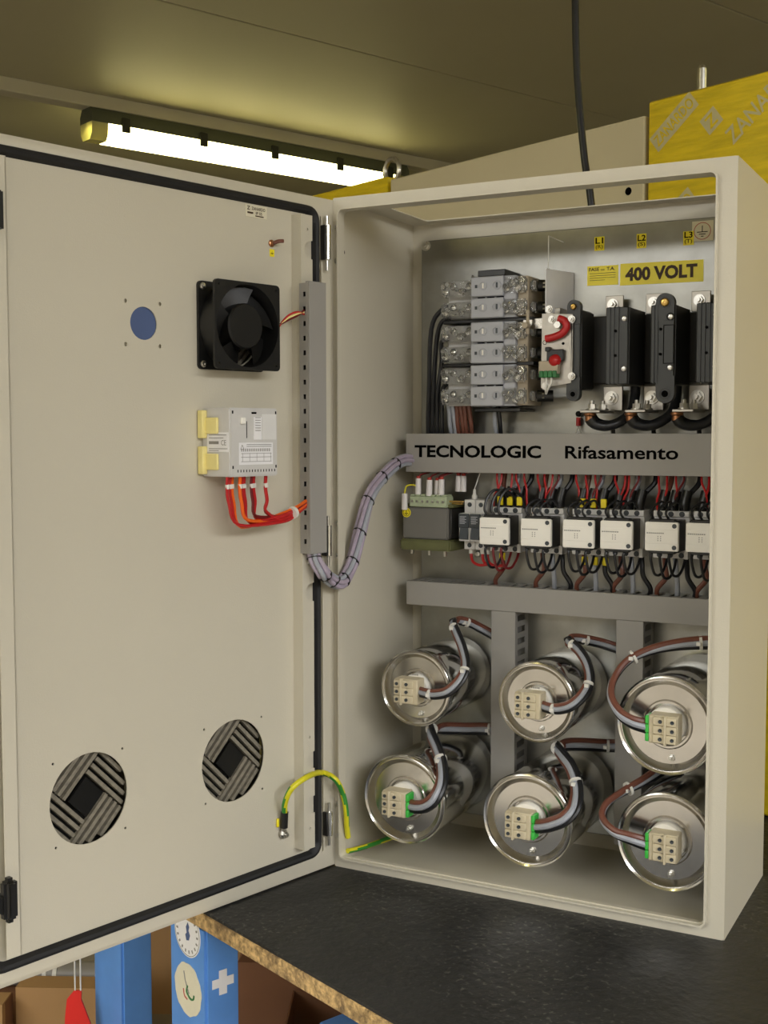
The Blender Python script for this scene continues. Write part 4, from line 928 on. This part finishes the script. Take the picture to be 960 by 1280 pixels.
b = nb(); xz(b, [(.4680, .776), (.4835, .776), (.4835, .832), (.4680, .832)], [[(.4690, .7770), (.4825, .7770), (.4825, .8310), (.4690, .8310)]], .1444, .0005); part('label_frame', b, 'ink', sw)
# drive plate
dp = nb(); xz(dp, [(.2735, .745), (.322, .752), (.3235, .8555), (.2745, .8585)], [], .165, .003); box(dp, .3215, .3238, .165, .190, .757, .85); dp = part('drive_plate', dp, 'tinned', sw, 'bare steel drive plate')
b = nb(); pr = []
for k in range(13):
    a = R(-80 + 190*k/12); pr.append((.306+.0125*math.cos(a), .838+.0125*math.sin(a)))
for k in range(13):
    a = R(110 - 190*k/12); pr.append((.304+.005*math.cos(a), .838+.005*math.sin(a)))
pr = pr[:13] + pr[13:] + [(.286, .824), (.282, .818), (.298, .8195)]
b = nb(); tube(b, [(.303, .160, .8495), (.312, .160, .846), (.3155, .160, .836), (.308, .160, .8265), (.294, .160, .8215), (.283, .160, .8195)], .0058, 10); part('red_lever', b, 'red', dp)
b = nb(); cyl(b, (.302, .1648, .840), (.302, .156, .840), .0055, 6); part('lever_bolt', b, 'steel', dp)
b = nb(); xz(b, circ(.2795, .8145, .0035, 16), [circ(.2795, .8145, .0027, 16)], .1645, .0004); cyl(b, (.309, .1648, .812), (.309, .1640, .812), .0022, 10); part('plate_mark', b, 'ink', dp)
b = nb(); box(b, .285, .312, .157, .1648, .785, .803, .001); box(b, .283, .291, .155, .1648, .80, .807, .001); part('micro_switch', b, 'black', dp)
b = nb(); lathe(b, [(.0001, .010), (.004, .009), (.0085, .005), (.0095, 0)], (.299, .157, .786), -Y, 20); part('red_button', b, 'red', dp)
b = nb(); box(b, .274, .305, .152, .1648, .766, .7855, .001); part('terminal_body', b, 'tan', dp)
for k in range(4):
    b = nb(); box(b, .2755+k*.0072, .2820+k*.0072, .150, .1648, .7605, .7705, .0008); part('green_terminal', b, 'pcb', dp)
for k, (xx, zz) in enumerate(((.2835, .8655), (.2905, .849), (.322, .848), (.323, .762), (.281, .748))):
    b = nb(); hexbolt(b, (xx, .1652 if k else .172, zz), -Y, .0044, .005); part('plate_bolt', b, 'steel', dp)
for dx in (0, .008):
    b = nb(); tube(b, [(.286+dx, .155, .761), (.2865+dx, .152, .752), (.285+dx*.4, .155, .742), (.282, .165, .736)], .0016, 6); part('pigtail', b, 'tie', dp)
b = nb(); box(b, .268, .292, .198, .2475, .855, .870, .001); part('support_bracket', b, 'tinned', sw)
b = nb(); ringloft(b, [[(x_, y_, z_) for y_, z_ in ((.185, .838), (.187, .838), (.187, .8535), (.185, .8535))] for x_ in (.236, .300)]); part('drive_bar', b, 'chrome', sw)
b = nb(); cyl(b, (.248, .175, .842), (.248, .160, .842), .0048, 10); cyl(b, (.2485, .172, .829), (.2485, .172, .866), .0028, 8); part('drive_pin', b, 'tan', sw)
# terminals
lugx = [.3695, .4330, .5020]
for j, xx in enumerate(lugx):
    tb = nb(); box(tb, xx-.014, xx+.014, .2262, .230, .857, .887, .0006); tb = part('top_terminal', tb, 'tinned', sw)
    b = nb(); hexbolt(b, (xx-.002, .226, .8735), -Y, .0064, .008); part('terminal_bolt', b, 'steel', tb)
    tb = nb(); box(tb, xx-.015, xx+.015, .224, .229, .7105, .7475, .0006); tb = part('bottom_terminal', tb, 'tinned', sw)
    b = nb(); hexbolt(b, (xx-.002, .224, .7300), -Y, .0078, .010); part('terminal_bolt', b, 'steel', tb)
    bx0 = (.3415, .4105, .4806)[j]; bp_ = nb(); box(bp_, bx0, bx0+.031, .150, .2238, .7062, .7105, .0008); bp_ = part('angle_bar', bp_, 'tinned', sw)
    for xo, yo in ((.013, .168), (.021, .196)):
        b = nb(); hexbolt(b, (bx0+xo, yo, .7105), Z, .0064, .009); part('bar_bolt', b, 'steel', bp_)
    b = nb(); lathe(b, [(.0095, 0), (.0095, .003), (.0075, .005), (.0075, .012), (.0001, .012)], (xx-.020, .174, .7060), -Z, 14); part('bar_nut', b, 'copper', bp_)
    nm = ['left', 'middle', 'right'][j]
    t = thing('main_cable', 'thick black cable looping under the %s pole of the main switch' % nm, 'cable', (xx-.02, .174, .70), 'cab', 'thick cables under the main switch')
    xr = min(xx+.036, .566)
    b = nb(); tube(b, [(xx-.020, .174, .698), (xx-.015, .178, .690), (xx, .186, .6865), (xx+.018, .196, .692), (xr-.002, .208, .708), (xr, .219, .730), (xr, .222, .746)], .0078, 12, 6); part('insulation', b, 'blackwire', t)
    b = nb(); cyl(b, (xx-.0205, .174, .6985), (xx-.016, .177, .6915), .0088, 14); part('boot', b, 'black', t)
    if j < 3:
        b = nb(); tube(b, [(xx-.020, .19, .706), (xx-.017, .2, .697), (xx-.010, .21, .693), (xx, .219, .6905), (xx+.002, .222, .674)], .0034, 8); part('side_tail', b, 'blackwire', t)
# indicator stub
t = thing('indicator_stub', 'tiny red indicator with black ball on the plate under the drive', 'indicator', (.313, .2475, .70))
b = nb(); lathe(b, [(.0001, -.005), (.0035, -.0035), (.005, 0), (.0035, .0035), (.0001, .005)], (.3095, .238, .706), Z, 14); part('ball', b, 'black', t)
b = nb(); cyl(b, (.3095, .238, .7005), (.3095, .238, .687), .0036, 10); part('red_barrel', b, 'red', t)
for s_ in (-1, 1):
    b = nb(); tube(b, [(.3095, .238, .687), (.3095+.002*s_, .238, .681), (.3095+.005*s_, .24, .6755)], .0009, 5); part('leg_wire', b, 'tie', t)
b = nb(); box(b, .3085, .3105, .238, .2474, .7045, .7075); part('stem', b, 'steel', t)

# ================================================================== STICKERS ON THE PLATE
PYF = .2475
def flat(name, label, mk, base): 
    t = thing(name, label, 'sticker', base); mk(t); return t
def s400(t):
    b = nb(); xz(b, [(.3716, .9045), (.5003, .9035), (.5, .9362), (.372, .9378)], [], PYF-.0006, .0005); part('backing', b, 'yellow', t)
    b = nb(); text(b, '400 VOLT', (.3800, PYF-.0009, .9102), X, Z, .111, .0210, .043); part('lettering', b, 'brownink', t)
flat('voltage_sticker', 'long yellow sticker reading 400 VOLT above the main switch', s400, (.436, PYF, .92))
def sfase(t):
    b = nb(); xz(b, [(.3187, .9070), (.3685, .9062), (.3685, .9365), (.3187, .9372)], [], PYF-.0006, .0005); part('backing', b, 'yellow', t)
    b = nb(); text(b, 'FASE', (.3215, PYF-.0009, .9292), X, Z, .0165, .0052, .02); text(b, 'con', (.3405, PYF-.0009, .9292), X, Z, .006, .0028); text(b, 'T.A.', (.3500, PYF-.0009, .9292), X, Z, .013, .0052, .02)
    for zz in (.925, .9215, .918, .9145): quad(b, (.3225, PYF-.0009, zz), X, Z, .042 if zz > .916 else .025, .0006)
    part('lettering', b, 'brownink', t)
flat('phase_sticker', 'small yellow sticker headed FASE T.A. left of the 400 VOLT one', sfase, (.343, PYF, .92))
for s, s2, x0, x1, z0, z1 in (('L1', '(R)', .3299, .3457, .9605, .9820), ('L2', '(S)', .3972, .4122, .9597, .9815), ('L3', '(T)', .4690, .4850, .9590, .9798)):
    def ml(t):
        b = nb(); xz(b, [(x0, z0), (x1, z0), (x1, z1), (x0, z1)], [], PYF-.0006, .0005); part('backing', b, 'yellow', t)
        b = nb(); text(b, s, (x0+.0016, PYF-.0009, z0+.0108), X, Z, .0125, .0092, .02); text(b, s2, (x0+.0022, PYF-.0009, z0+.0015), X, Z, .0112, .0075, .005); part('lettering', b, 'ink', t)
    flat('phase_sticker', 'tiny yellow sticker reading %s %s near the top of the plate' % (s, s2), ml, ((x0+x1)/2, PYF, (z0+z1)/2))
def gnd(t):
    cx, cz = .4975, .9785
    b = nb(); box(b, cx-.0155, cx+.0165, PYF-.0005, PYF-.0001, cz-.0150, cz+.0150); part('backing', b, 'paper', t)
    b = nb(); xz(b, circ(cx, cz, .0128, 32), [circ(cx, cz, .0119, 32)], PYF-.0008, .0003); part('ring_print', b, 'redink', t)
    b = nb(); quad(b, (cx-.0006, PYF-.0009, cz-.001), X, Z, .0012, .009)
    for k, w_ in enumerate((.016, .010, .004)): quad(b, (cx-w_/2, PYF-.0009, cz-.002-k*.0032), X, Z, w_, .0012)
    part('earth_mark', b, 'ink', t)
flat('earth_sticker', 'pale sticker with ringed earth symbol in the plate corner', gnd, (.4975, PYF, .9785))

# ================================================================== LOOM AND EARTH WIRES
fd = FR['door']
def dpt(s, n, z): return fd @ V((s, n, z))
lp = spline([dpt(.075, .031, .515), dpt(.0745, .032, .492), dpt(.066, .042, .470), (.0145, -.045, .460), (.0225, -.018, .4495), (.0240, .012, .4730), (.0245, .038, .5215), (.0260, .068, .5770), (.0300, .118, .6130), (.0315, .165, .6300), (.036, .200, .632)], 7)
lm = thing('cable_loom', 'thick violet grey cable loom bending from the door duct into the enclosure', 'cable loom', lp[0])
rl_ = .0036; n = len(lp); offs = [(0, 0)] + [(.0072*math.cos(R(60*k)), .0072*math.sin(R(60*k))) for k in range(6)]
frames = []; u = None
for i in range(n):
    T = (lp[min(i+1, n-1)]-lp[max(i-1, 0)]).normalized()
    if u is None: u, _ = frame_of(T)
    u = (u-T*u.dot(T)).normalized(); frames.append((T, u.copy(), T.cross(u)))
for k, (a, c_) in enumerate(offs):
    b = nb(); tube(b, [lp[i] + frames[i][1]*(a*math.cos(.06*i)-c_*math.sin(.06*i)) + frames[i][2]*(a*math.sin(.06*i)+c_*math.cos(.06*i)) for i in range(n)], rl_, 8, 1); part('wire', b, 'violet' if k % 3 else 'grey', lm)
for f_ in (.10, .24, .36, .44, .52, .60, .69, .78, .87):
    i = int(f_*(n-1)); T, u_, v_ = frames[i]; T2 = (T + u_*.35).normalized()
    b = nb(); cyl(b, lp[i]-T2*.0008, lp[i]+T2*.0008, .0114, 18); part('lacing', b, 'darkside', lm)
def gytube(name, pts, r, label, parts=None):
    P = spline(pts, 6); t = thing(name, label, 'wire', P[0])
    b = nb(); tube(b, P, r, 10, 1); b.faces.ensure_lookup_table()
    nr = len(P)
    for fi in range((nr-1)*10):
        i, k = divmod(fi, 10)
        if (k + i//4) % 10 in (0, 1, 2): b.faces[fi].material_index = 1
    me = mesh_of('insulation', b, ['gy', 'gyg'], BASE[t.name]); o = bpy.data.objects.new('insulation', me); COL.objects.link(o); o.parent = t; BASE[o.name] = BASE[t.name]
    return t
ew = gytube('earth_wire', [dpt(.1175, .010, .114), dpt(.1235, .018, .134), dpt(.1212, .030, .1569), dpt(.0914, .032, .1675), (-.004, -.032, .1560), (.0165, -.026, .1465), (.0190, -.008, .1200), (.0225, -.004, .0944), (.0195, .004, .0650), (.017, .012, .045)], .0044, 'yellow and green earth wire arching from the door into the enclosure')
b = nb(); cyl(b, (.1170, .008, .092), (.1173, .010, .116), .0058, 14); dpart('boot', b, 'black', ew)
b = nb(); cyl(b, (.114, .0005, .0815), (.114, .004, .0815), .0075, 16); box(b, .112, .118, .002, .005, .082, .094, .001); dpart('ring_lug', b, 'tinned', ew)
b = nb(); hexbolt(b, (.114, .004, .0805), Y, .0052, .006); dpart('lug_bolt', b, 'steel', ew)
b = nb(); box(b, .1215, .126, .0005, .004, .093, .106, .001); dpart('tag', b, 'yellow', ew)
gytube('earth_wire', [(.0175, .010, .0235), (.024, .04, .020), (.034, .085, .018), (.048, .13, .020), (.06, .18, .03), (.06, .235, .035)], .0040, 'yellow and green earth wire lying on the enclosure floor at lower left')
